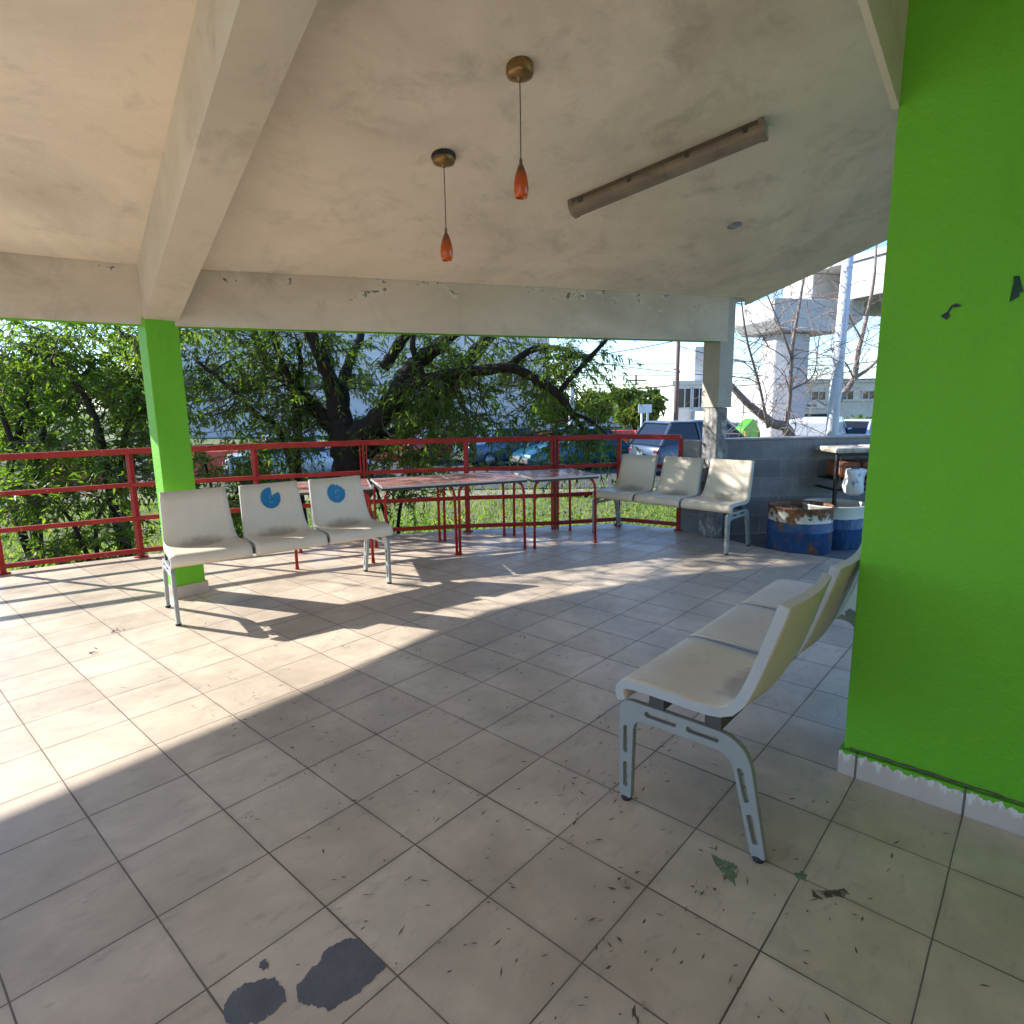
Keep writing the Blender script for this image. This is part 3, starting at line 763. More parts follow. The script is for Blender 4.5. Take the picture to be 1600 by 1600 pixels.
def make_bench(label):
    root = thing('bench', label, 'bench', group='three seat benches')
    sm = seat_mesh()
    for k in range(3):
        s = sm.build('seat', [M_SEAT, M_EDGE], root, m3(-.09+SEATW/2+1.6*k, 0, 0)) if k == 0 else None
        if k == 0: first = s
        else:
            s = first.copy(); COL.objects.link(s); s.location = m3(-.09+SEATW/2+1.6*k, 0, 0)
    for d in (.42, 1.02):
        b = MB(); b.box(m3(2.31, -d, 1.235), (4.6*T, .17*T, .13*T)); b.build('support_bar', M_DARK, root, bevel=.003)
    plate = leg_plate()
    for x in (.02, 4.6):
        o = link('leg_frame', plate, root, m3(x, 0, 0))
        for d in (.088, 1.515):
            b = MB(); b.lathe([(0, .0), (.017, .0), (.019, .006), (.019, .014), (.012, .018), (0, .018)], m3(0, -d, 0), 14); b.build('rubber_foot', M_RUBBER, o)
    return root
def sticker_on(seat, x0, z0, tear):
    """torn round sticker lying on the back of a seat (tiles, seat frame)"""
    def pt(x, z, up=.006):
        d = prof_y(z)
        k = 14; s = dish(17, x/(SEATW/2))
        return m3(x, -(d+s*.95)+up, z+s*.28)
    b = MB(); R = .225; n = 48; ring = []
    for i in range(n):
        a = 2*math.pi*i/n; r = R*(1+.012*random.uniform(-1, 1))
        da = (a-tear[0]+math.pi) % (2*math.pi)-math.pi
        if abs(da) < tear[1]: r = R*(tear[2]+random.uniform(-.08, .08)+(1-tear[2])*(abs(da)/tear[1])**3)
        ring.append((x0+r*math.cos(a), z0+r*math.sin(a)*1.06))
    vs = [pt(x0-.02, z0-.03)]+[pt(x, z) for x, z in ring]
    b.add(vs, [(0, 1+i, 1+(i+1) % n) for i in range(n)], 0)
    # faint white pictogram strokes
    def stroke(P, w):
        for p, q in zip(P, P[1:]):
            p, q = Vector(p), Vector(q); t = (q-p).normalized(); nn = Vector((-t.y, t.x))*w/2
            b.add([pt(x0+v.x, z0+v.y, .009) for v in (p+nn, q+nn, q-nn, p-nn)], [(0, 1, 2, 3)], 1)
    stroke([(-.05, .06), (.0, .07), (.015, .03), (.012, -.03)], .014); stroke([(-.07, .02), (-.03, .05)], .012)
    stroke([(-.05, -.105), (.05, -.1)], .013)
    o = b.build('sticker', [M_STICKER, M_STICKER2], seat)
    o['label'] = 'torn round blue vinyl sticker'
    return o
proto = make_bench('three seat beige bench in the foreground beside the green wall')
bench_b = copy_tree(proto); bench_c = copy_tree(proto)
proto.location = m3(4.95, -5.12)
bench_b.location = m3(8.42, 3.42); bench_b.rotation_euler.z = math.radians(167.8)
bench_b['label'] = 'three seat beige bench with torn blue stickers, in front of the green column'
bench_c.location = m3(16.0, -1.72); bench_c.rotation_euler.z = math.radians(87.0)
bench_c['label'] = 'three seat beige bench in dappled light beside the peeling column and drums'
seats = sorted([c for c in bench_b.children if c.name.startswith('seat')], key=lambda o: o.location.x)
sticker_on(seats[0], .02, 2.13, (2.0, .9, .80)); sticker_on(seats[1], .0, 2.17, (2.15, .42, .3))

# ------------------------------------------------------------------ red tables in a row
def make_table():
    root = thing('table', 'red table', 'table', group='red tables in a row')
    W_ = 2.14*T; D_ = 2.1*T
    b = MB(); b.box((0, 0, 2.08*T), (W_-.03, D_-.03, .018)); b.build('table_top', M_TABLETOP, root, bevel=.003)
    b = MB()
    for s in (-1, 1):
        b.box((0, s*(D_/2-.008), 2.08*T+.001), (W_, .014, .018)); b.box((s*(W_/2-.008), 0, 2.08*T+.001), (.014, D_-.03, .018))
    b.build('table_rim', M_TABLERIM, root, bevel=.003)
    b = MB()
    for s in (-1, 1):
        b.box((0, s*(D_/2-.016), 2.08*T-.019), (W_-.002, .022, .020)); b.box((s*(W_/2-.016), 0, 2.08*T-.019), (.022, D_-.056, .020))
    b.build('apron', M_TABLEEDGE, root)
    for sx in (-1, 1):
        for sy in (-1, 1):
            x, y = sx*(W_/2-.03), sy*(D_/2-.03); zt = 2.08*T-.035
            pts = [(x*.86, y*.95, zt), (x*.93, y*.97, zt-.012), (x*.985, y*.99, zt-.05), (x*1.0, y, zt-.11), (x*1.015, y*1.01, .012)]
            b = MB(); b.tube(pts, .0135, 10)
            b.tube([(x*1.015, y*1.01, 0), (x*1.015, y*1.01, .03)], .017, 10); b.build('leg', M_RED, root)
    return root
tb = make_table()
tabs = [((9.05, 6.82), (1.81, -1.15), 'worn red table at the left end of the row, half hidden by the bench'),
        ((11.0, 5.62), (1.65, -.85), 'worn red table second in the row, just right of the sticker bench'),
        ((12.85, 4.6), (1.75, -.98), 'worn red table third in the row, before the end table'),
        ((14.78, 3.38), (1.88, -1.1), 'worn red table at the right end of the row, nearest the dappled bench')]
for i, ((x, y), d, lab) in enumerate(tabs):
    t = tb if i == 0 else copy_tree(tb)
    t.location = m3(x, y); t.rotation_euler.z = math.atan2(d[1], d[0]); t['label'] = lab

# ------------------------------------------------------------------ lamps on the ceiling
def hang_lamp(u, v, drop, label, sooty=False):
    d = _f + _right*((u-800)/959.3) - _up*((v-800)/959.3)
    lo, hi = 2.0, 30.0
    for _ in range(60):
        k = (lo+hi)/2; p = CAM+d*k
        if p.z < zR(p.x, p.y): lo = k
        else: hi = k
    root = thing('pendant_lamp', label, 'lamp', (p.x*T, p.y*T, zR(p.x, p.y)*T), 0, 'amber pendant lamps')
    b = MB(); b.lathe([(0, .03), (.062, .03), (.064, .0), (.064, -.028), (.058, -.042), (.035, -.05), (.012, -.052), (.009, -.062), (0, -.062)], (0, 0, 0), 28); b.build('canopy', M_BRASS, root)
    b = MB(); b.tube([(0, 0, -.06), (.001, 0, -.06-(drop-.06)*.5), (0, 0, -drop)], .0028, 6); b.build('cord', M_CORD, root)
    if sooty:
        b = MB(); b.lathe([(0, .04), (.06, .04), (.068, .01), (.069, -.012), (.066, -.02), (.05, -.016), (0, .0)], (.002, .003, 0), 18); b.build('soot_ring', M_IRON, root)
    h = .150; rs = 1.02
    b = MB(); b.lathe([(0, h+.024), (.006, h+.024), (.008, h+.0), (.016*rs, h-.016), (.026*rs, h-.045), (.033*rs, h-.078), (.035*rs, h-.105), (.032*rs, h-.132), (.027*rs, 0), (.023*rs, 0), (.026*rs, .03), (.0, .05)], (0, 0, 0), 24)
    b.build('lamp_shade', M_SHADE, root, (0, 0, -drop-h-.02))
    return root
hang_lamp(812, 104, .395, 'amber pendant lamp hung nearer the camera and higher in view, brass canopy')
hang_lamp(693, 243, .385, 'amber pendant lamp hung farther away, its canopy sooty black at the ceiling', True)
def ceil_pt(u, v):
    d = _f + _right*((u-800)/959.3) - _up*((v-800)/959.3); lo, hi = 2.0, 40.0
    for _ in range(60):
        k = (lo+hi)/2; p = CAM+d*k
        if p.z < zR(p.x, p.y): lo = k
        else: hi = k
    return p
p, q = ceil_pt(893, 318)*T, ceil_pt(1196, 190)*T
d = q-p; ln = d.length; t = d.normalized(); nz = Vector((-.1, -.21, -.97)); nz = (nz-t*nz.dot(t)).normalized(); r = t.cross(nz)
Mx = Matrix((t, r, nz)).transposed()          # columns: along, across, down from the ceiling
tl = thing('tube_light', 'long dusty fluorescent tube fitting mounted on the stained ceiling', 'ceiling light', p)
def rib(prof, L0, L1, n=2):
    b = MB(); k = len(prof); vs = []
    for i in range(n):
        s = L0+(L1-L0)*i/(n-1)
        for (y, z) in prof: vs.append(Mx @ Vector((s, y, z)))
    fs = [(i*k+j, i*k+(j+1) % k, (i+1)*k+(j+1) % k, (i+1)*k+j) for i in range(n-1) for j in range(k)]
    fs += [tuple(range(k)), tuple(reversed(range((n-1)*k, n*k)))]
    b.add(vs, fs); return b
rib([(-.05, -.005), (.05, -.005), (.056, .03), (-.056, .03)], 0, ln).build('housing', M_TUBEHOUSE, tl, bevel=.004)
rib([(-.058, .03), (.058, .03), (.058, .05), (.048, .075), (.03, .088), (-.03, .088), (-.048, .075), (-.058, .05)], .012, ln-.012).build('diffuser', M_TUBE, tl, bevel=.003)
for s in (.0, ln-.03):
    rib([(-.062, .0), (.062, .0), (.062, .052), (.05, .08), (.03, .093), (-.03, .093), (-.05, .08), (-.062, .052)], s, s+.03).build('end_cap', M_TUBE, tl, bevel=.003)
for s in (.09, .42, .78, ln-.1):
    for sy in (-1, 1):
        b = MB(); b.box(Mx @ Vector((s, sy*.061, .034)), (.026, .006, .03), 0, M=Mx); b.build('clip', M_DARK, tl)
p = ceil_pt(1148, 352)
b = MB(); nn = Vector((.1, .21, .97)).normalized(); q0 = nn.to_track_quat('Z', 'Y').to_matrix()
b.lathe([(0, .002), (.052, .002), (.054, -.004), (.045, -.009), (0, -.01)], (0, 0, 0), 20); b.v = [tuple(q0 @ Vector(v)) for v in b.v]
tag(b.build('cover_plate', M_PLATE, None, p*T), 'small round grey metal cover plate on the ceiling beyond the tube light', 'cover plate')

# ------------------------------------------------------------------ drums and the grill stand
def drum(x, y, label, rusty, h):
    root = thing('drum', label, 'drum', m3(x, y, -.06), .7 if rusty else 0, 'cut blue drums')
    R_ = .288
    b = MB(); b.lathe([(0, .0), (R_-.01, 0), (R_, .012), (R_, h*.45), (R_+.008, h*.47), (R_+.008, h*.49), (R_, h*.51), (R_, h-.02), (R_+.006, h-.012), (R_+.006, h), (R_-.008, h), (R_-.012, h-.03), (R_-.012, .02), (0, .018)], (0, 0, 0), 40)
    b.build('shell', barrel_mat(rusty), root)
    b = MB(); b.lathe([(0, .05), (.2, .06), (R_-.02, h*.62), (0, h*.66)], (0, 0, 0), 24); b.build('contents', M_STAINBROWN, root)
    return root
drum(18.28, -2.95, 'cut blue drum with rusty cream rim, nearer the dappled bench', True, .44)
drum(19.55, -3.5, 'cut blue drum with clean white rim, behind the rusty one', False, .42)
gp = on(1352, 19.0, 0)
gr = thing('grill_stand', 'black iron grill stand with white board and rusty terracotta blocks behind the drums', 'grill stand', gp*T, math.radians(-47))
b = MB()
for x in (-.36, .36):
    for y in (-.2, .2): b.sqtube((x, y, 0), (x, y, .86), .03)
for y in (-.2, .2): b.sqtube((-.36, y, .5), (.36, y, .5), .02); b.sqtube((-.36, y, .86), (.36, y, .86), .03)
for x in (-.36, .36): b.sqtube((x, -.2, .5), (x, .2, .5), .02)
b.build('frame', M_IRON, gr)
for k, (x, w) in enumerate(((-.21, .40), (.22, .40))):
    b = MB(); b.box((x, -.02, .905+.004*k), (w, .5, .055), 0, .03*(1 if k else -1)); b.build('board', M_BOARD, gr, bevel=.02)
for k in range(3):
    b = MB(); b.box((-.2+.22*k, -.03, .70), (.2, .3, .16), 0, .05*k); b.build('terracotta_block', M_TERRA, gr, bevel=.02)
b = MB()
for k in range(5): b.sqtube((-.34+.17*k, -.235, .55), (-.34+.17*k, -.235, .84), .008)
for z in (.56, .65, .74): b.sqtube((-.36, -.237, z), (.36, -.237, z), .008)
b.box((0, 0, .60), (.72, .4, .012)); b.build('wire_basket', M_IRON, gr)
bag = MB()
vs = []; n = 16; prof = [(.05, .27), (.095, .26), (.10, .24), (.09, .18), (.098, .10), (.085, .03), (.05, 0)]
for r_, z_ in prof:
    for k in range(n):
        a = 2*math.pi*k/n; rr = r_*(1+.13*math.sin(3*a+z_*20)+.07*math.sin(7*a+z_*9)); vs.append((rr*math.cos(a)*1.35, rr*math.sin(a)*.9, z_))
bag.add(vs, [(i*n+k, i*n+(k+1) % n, (i+1)*n+(k+1) % n, (i+1)*n+k) for i in range(len(prof)-1) for k in range(n)]+[tuple(range((len(prof)-1)*n, len(prof)*n))], 0, True)
bp_ = on(1345, 18.1, 1.38)
tag(bag.build('plastic_bag', M_BAG, None, bp_*T), 'crumpled white and blue plastic bag hanging below the grill stand', 'bag')

# ------------------------------------------------------------------ vegetation
NOGO = [(x*T, y*T) for x, y in RP]+[(18.3*T, -18*T), (-16*T, -18*T), (-16*T, 17.9*T)]
ROOFP = [(x*T, y*T) for x, y in EAVE]+[(17*T, -18*T), (-7.2*T, -18*T)]
def clear(P):
    """keep only points outside the terrace and clear of the roof"""
    a = inside(P, NOGO) & (P[:, 2] < 8.3*T)
    c = inside(P, ROOFP) & (P[:, 2] > 6.6*T) & (P[:, 2] < 8.3*T)
    return ~(a | c)
def spline(pts, n=4):
    pts = [Vector(p) for p in pts]; out = []
    P = [2*pts[0]-pts[1]]+pts+[2*pts[-1]-pts[-2]]
    for i in range(1, len(P)-2):
        for k in range(n):
            t = k/n; a, b_, c, d_ = P[i-1], P[i], P[i+1], P[i+2]
            out.append(.5*((2*b_)+(-a+c)*t+(2*a-5*b_+4*c-d_)*t*t+(-a+3*b_-3*c+d_)*t**3))
    out.append(pts[-1]); return out
def wiggle(a, b_, n, amp):
    a, b_ = Vector(a), Vector(b_); L_ = (b_-a).length; q = []
    o = Vector((random.gauss(0, 1), random.gauss(0, 1), random.gauss(0, 1)))*amp*L_
    o2 = Vector((random.gauss(0, 1), random.gauss(0, 1), random.gauss(0, 1)))*amp*L_*.5
    for i in range(n+1):
        t = i/n; q.append(a.lerp(b_, t)+o*math.sin(math.pi*t)+o2*math.sin(2*math.pi*t))
    return q
def foliage(limb_pts, targets, twigs, leaves_per_m, ll, lw, mb, twig_len=(.3, .8), droop=.5, thin=.007, hang=.15):
    """branches from the nearest limb point to every target, twigs on them, leaves on the twigs"""
    LP = np.array([tuple(p) for p in limb_pts]); P, D = [], []
    for tg in targets:
        tgv = np.array(tg); dd = np.linalg.norm(LP-tgv, axis=1)+.35*np.maximum(0, LP[:, 2]-tgv[2])
        a = LP[int(np.argmin(dd))]
        br = wiggle(a, tg, 6, .08)
        ok = clear(np.array([tuple(p) for p in br]))
        if not ok.all():
            k = int(np.argmin(ok)); br = br[:k]
            if len(br) < 3: continue
        mb.tube(br, [thin*1.7*(1-.6*i/len(br)) for i in range(len(br))], 4, cap=False)
        for _ in range(twigs):
            i = random.randint(max(1, len(br)//3), len(br)-1); s = br[i]
            d = Vector((random.gauss(0, 1), random.gauss(0, 1), random.gauss(.1, .8))).normalized()
            L_ = random.uniform(*twig_len); pts = [s]; n = 5
            for k in range(n):
                d = (d+Vector((0, 0, -droop/n))+Vector((random.gauss(0, .1), random.gauss(0, .1), random.gauss(0, .1)))).normalized()
                pts.append(pts[-1]+d*L_/n)
            ok = clear(np.array([tuple(p) for p in pts]))
            if not ok.all(): pts = pts[:int(np.argmin(ok))]
            if len(pts) < 3: continue
            mb.tube(pts, [thin*.6, thin*.55, thin*.45, thin*.35, thin*.3, thin*.2][:len(pts)], 3, cap=False)
            nl = max(3, int(L_*leaves_per_m))
            for _l in range(nl):
                t = random.uniform(.1, 1)*(len(pts)-1); i0 = min(int(t), len(pts)-2)
                p = pts[i0].lerp(pts[i0+1], t-i0); dd_ = (pts[i0+1]-pts[i0]).normalized()
                o = Vector((random.gauss(0, 1), random.gauss(0, 1), random.gauss(-.25, .7))).normalized()
                P.append(tuple(p)); D.append(tuple(dd_*.7+o*.8+Vector((0, 0, -hang))))
    P = np.array(P); D = np.array(D); k = clear(P+D/np.linalg.norm(D, axis=1, keepdims=True)*ll)
    P, D = P[k], D[k]
    return leaf_mesh(P, D, ll, lw, .12)

def pixline(L_): return [at(u, v, d)*T for u, v, d in L_]
# the big leaning tree just outside the railing
tree = thing('shade_tree', 'large dark branching tree with narrow leaves just outside the railing', 'tree', on(556, 24, GZ)*T)
TO = on(556, 24, GZ)*T
limbs = [
    ([(556, 905, 24.2), (552, 800, 24.2), (548, 735, 24.1), (540, 690, 24), (527, 655, 23.8)], [.27, .24, .23, .21, .13]),
    ([(535, 685, 24), (500, 645, 24.3), (462, 606, 24.8), (414, 560, 25.5), (380, 470, 26.5), (340, 360, 28)], [.13, .10, .085, .07, .05, .03]),
    ([(530, 660, 24), (516, 595, 23.6), (498, 548, 23), (478, 500, 22.6), (450, 380, 22.6)], [.13, .10, .085, .075, .05]),
    ([(538, 680, 24), (535, 610, 24.4), (548, 560, 25), (566, 515, 25.8), (580, 400, 27)], [.14, .085, .065, .05, .03]),
    ([(528, 655, 24.5), (510, 560, 25.5), (515, 500, 26.5), (520, 380, 28)], [.10, .075, .06, .04]),
    ([(545, 690, 24), (585, 662, 23.6), (617, 621, 23.2), (634, 588, 23), (660, 560, 22.8), (695, 532, 22.6), (750, 470, 22.6), (790, 380, 23.5)], [.19, .15, .125, .115, .10, .085, .07, .04]),
    ([(628, 605, 23), (664, 594, 22.4), (715, 583, 22), (768, 577, 21.7), (800, 575, 21.6), (834, 591, 21.6), (873, 617, 21.7), (893, 645, 21.8), (915, 678, 22)], [.085, .075, .07, .065, .06, .055, .05, .04, .02]),
    ([(874, 612, 21.7), (898, 584, 21.6), (944, 534, 21.6), (985, 480, 21.8)], [.035, .03, .027, .02]),
    ([(790, 575, 21.6), (835, 545, 22.2), (885, 545, 23)], [.045, .04, .025]),
    ([(893, 645, 21.8), (920, 656, 21.5), (948, 678, 21.2)], [.025, .02, .01]),
    ([(622, 640, 25), (676, 640, 25), (705, 598, 25), (738, 556, 25.2), (772, 512, 25.5), (830, 400, 26)], [.10, .125, .115, .10, .085, .05]),
    ([(560, 705, 24.2), (600, 690, 24.6), (640, 668, 25), (676, 638, 25)], [.15, .13, .12, .12]),
    ([(600, 575, 23.6), (622, 540, 23.2), (640, 505, 23), (655, 400, 23)], [.075, .07, .06, .04]),
    ([(664, 594, 22.4), (645, 545, 22), (650, 500, 21.8)], [.04, .035, .03]),
    ([(462, 606, 24.8), (470, 570, 24.2), (464, 530, 23.8)], [.04, .035, .025]),
]
tb_ = MB(); limb_pts = []
for L_, R_ in limbs:
    ps = spline([p-TO for p in pixline(L_)], 5)
    n0 = len(R_); rr = [np.interp(i/(len(ps)-1)*(n0-1), range(n0), R_) for i in range(len(ps))]
    rr = [r*(1+.12*math.sin(i*2.1+n0)) for i, r in enumerate(rr)]
    tb_.tube(ps, rr, 10); limb_pts += [p+TO for p in ps[3:]]
# leaf bearing crown: what shows below the beam and what rises above the roof
tg = []
def crown(n, u0, u1, v0, v1, d0, d1):
    for _ in range(n): tg.append(tuple(at(random.uniform(u0, u1), random.uniform(v0, v1), random.uniform(d0, d1))*T))
crown(34, 300, 480, 505, 640, 22.5, 27); crown(30, 480, 680, 505, 640, 22.5, 26.5); crown(44, 640, 860, 525, 690, 21, 26)
crown(22, 560, 830, 640, 720, 21.3, 24.5); crown(14, 860, 950, 520, 600, 21, 24); crown(18, 300, 480, 640, 720, 22, 26)
crown(8, 880, 940, 650, 720, 21.2, 22.5)
crown(40, 300, 900, 260, 510, 22, 31)
for i_ in range(54):                                            # high sprays between the sun and the right half of the terrace
    s_ = random.uniform(15.5, 20.5); x_, y_ = (random.uniform(8, 18), random.uniform(-4.5, 3)) if i_ < 36 else (random.uniform(15.5, 18.2), random.uniform(-4.8, -1.2))
    tg.append(((x_-.37*s_)*T, (y_+.93*s_)*T, .524*s_*T))
tw = MB()
V = foliage([p for p in limb_pts], tg, 7, 42, .078, .020, tw, (.3, .9), .8, .006, .2)
o = quads_object('crown', V, M_LEAF); o.parent = tree; o.matrix_parent_inverse = Matrix.Translation(-TO)
tb_.build('trunk', M_BARK, tree)
o = tw.build('twigs', M_TWIG, tree); o.matrix_parent_inverse = Matrix.Translation(-TO)

def shrub(name, label, stems, tg, leaf, ll, lw, twigs=5, lpm=30, mat_bark=M_BARK, tl=(.25, .6), group=None, droop=.3, cat='shrub'):
    base = stems[0][0][0]; base = on(base[0], base[1], GZ)*T
    root = thing(name, label, cat, base, 0, group)
    b = MB(); pts = []
    for L_, R_ in stems:
        p0 = on(L_[0][0], L_[0][1], GZ)*T
        ps = spline([p0-base]+[at(u, v, d)*T-base for u, v, d in L_[1:]], 4)
        rr = [R_[0]+(R_[1]-R_[0])*i/(len(ps)-1) for i in range(len(ps))]
        b.tube(ps, rr, 7); pts += [p+base for p in ps]
    t_ = MB(); V = foliage(pts, tg, twigs, lpm, ll, lw, t_, tl, droop)
    b.build('trunk', mat_bark, root)
    o = quads_object('crown', V, leaf); o.parent = root; o.matrix_parent_inverse = Matrix.Translation(-base)
    o = t_.build('twigs', M_TWIG, root); o.matrix_parent_inverse = Matrix.Translation(-base)
    return root
def cloud(n, u0, u1, v0, v1, d0, d1):
    return [tuple(at(random.uniform(u0, u1), random.uniform(v0, v1), random.uniform(d0, d1))*T) for _ in range(n)]
shrub('thin_tree', 'slender tree stem with narrow leaves just left of the big tree', [([(466, 24.5), (465, 745, 24.5), (466, 660, 24.3), (456, 606, 24), (426, 524, 23.6), (405, 430, 23.6)], (.07, .035)), ([(466, 24.6), (445, 690, 24.5), (403, 650, 24.2), (359, 606, 23.8), (309, 565, 23.4)], (.05, .022))],
      cloud(26, 300, 470, 540, 720, 22, 26), M_LEAF, .08, .018, 5, 30, cat='tree')
GRP = 'leafy shrubs pressed against the left railing'
shrub('leafy_shrub', 'dense leafy shrub filling the far left of the opening', [([(20, 24), (15, 760, 24), (40, 640, 24.5), (60, 540, 25)], (.06, .02)), ([(20, 24), (40, 760, 23.5), (0, 640, 23), (-30, 560, 23)], (.05, .02)), ([(20, 24), (60, 700, 24), (110, 620, 24), (150, 560, 24.5)], (.05, .02))],
      cloud(115, -70, 130, 500, 760, 22.6, 29), M_LEAF2, .105, .030, 7, 30, group=GRP)
shrub('leafy_shrub', 'dense leafy shrub directly left of the green column', [([(170, 23.5), (175, 780, 23.5), (150, 660, 23.5), (110, 590, 23), (40, 545, 22.6)], (.07, .025)), ([(170, 23.5), (190, 720, 24), (215, 620, 24.5), (230, 540, 25)], (.05, .02))],
      cloud(105, 90, 300, 490, 740, 22, 28), M_LEAF2, .105, .030, 7, 30, group=GRP)
shrub('low_shrub', 'low loose shrub below the left railing with leaves poking through', [([(120, 22), (120, 830, 21.9), (80, 780, 21.9), (30, 750, 21.9)], (.03, .012)), ([(120, 22), (150, 820, 22), (190, 760, 22), (215, 730, 22)], (.03, .012))],
      cloud(64, -40, 240, 745, 900, 20.9, 23.5), M_LEAF2, .11, .028, 5, 24, group=GRP)
shrub('low_shrub', 'low leafy shrub behind the sticker bench', [([(345, 23), (345, 820, 23), (330, 760, 23), (318, 715, 23)], (.03, .012)), ([(345, 23), (360, 800, 23), (390, 740, 23.2)], (.03, .012))],
      cloud(52, 290, 450, 700, 880, 21.2, 24), M_LEAF2, .10, .026, 5, 26)
shrub('low_shrub', 'low leafy shrub at the foot of the big tree behind the tables', [([(620, 24), (622, 820, 24), (640, 740, 23.8), (660, 700, 23.5)], (.03, .012)), ([(620, 24), (600, 800, 23.6), (580, 740, 23.3)], (.03, .012))],
      cloud(34, 560, 720, 690, 780, 21.8, 25), M_LEAF2, .09, .024, 5, 26)

# weeds and grass beyond the railing
n = 30000
P = np.c_[RNG.uniform(0, 1, n), RNG.uniform(0, 1, n)]
d_ = 21+36*P[:, 0]**1.35; u_ = -150+1300*P[:, 1]
pl = np.array([tuple(on(u, d, GZ)*T) for u, d in zip(u_, d_)])
pl[:, 2] += -.03
pl = pl[clear(pl)]; pl = pl[~inside(pl, [(x*T, y*T) for x, y in FLOORPOLY])]
dist = np.linalg.norm(pl[:, :2]-np.array([CAM.x*T, CAM.y*T]), axis=1)
D = np.c_[RNG.normal(0, .35, len(pl)), RNG.normal(0, .35, len(pl)), np.ones(len(pl))]
hgt = RNG.uniform(.10, .26, len(pl))*np.where(dist < 10, 2.0, 1.0)
V = leaf_mesh(pl, D, hgt, .022, .25)
tag(quads_object('grass', V, M_GRASS), 'bright wild grass and weeds between the railing and the street', 'grass', kind='stuff')
# bushy weed mat close behind the tables
n = 15000
u_ = RNG.uniform(560, 1090, n); d_ = RNG.uniform(21.5, 33, n)
pl = np.array([tuple(on(u, d, GZ)*T) for u, d in zip(u_, d_)])
hump = .30+.28*np.sin(pl[:, 0]*2.3+1)*np.sin(pl[:, 1]*1.9)+.15*np.sin(pl[:, 0]*5.1+pl[:, 1]*3.3)
pl[:, 2] += RNG.uniform(0, 1, n)*np.maximum(.08, hump)
pl = pl[~inside(pl, [(x*T, y*T) for x, y in FLOORPOLY])]
V = leaf_mesh(pl, np.c_[RNG.normal(0, 1, (len(pl), 2)), RNG.normal(.35, .5, len(pl))], .085, .030, .2)
tag(quads_object('weeds', V, M_LEAF2), 'low mat of leafy weeds behind the red tables', 'weeds', kind='stuff')

# ------------------------------------------------------------------ street and what stands along it
def strip(name, pts_near, pts_far, m, dz):
    b = MB(); n = len(pts_near); vs = [Vector((p.x*T, p.y*T, GZ*T+dz)) for p in pts_near+pts_far[::-1]]
    b.add(vs, [tuple(range(len(vs)))]); return tag(b.build(name, m), kind='structure')
strip('road', [on(-400, 52, 0), on(1000, 50, 0), on(2400, 48, 0)], [on(-400, 92, 0), on(1000, 88, 0), on(2400, 84, 0)], M_ASPHALT, .03)
strip('dirt_verge', [on(-400, 45, 0), on(1000, 46, 0), on(2400, 44, 0)], [on(-400, 51.5, 0), on(1000, 49.5, 0), on(2400, 47.5, 0)], mat('dry dirt', (.26, .22, .155), .95, var=.3, scale=2, bmp=.3), .02)

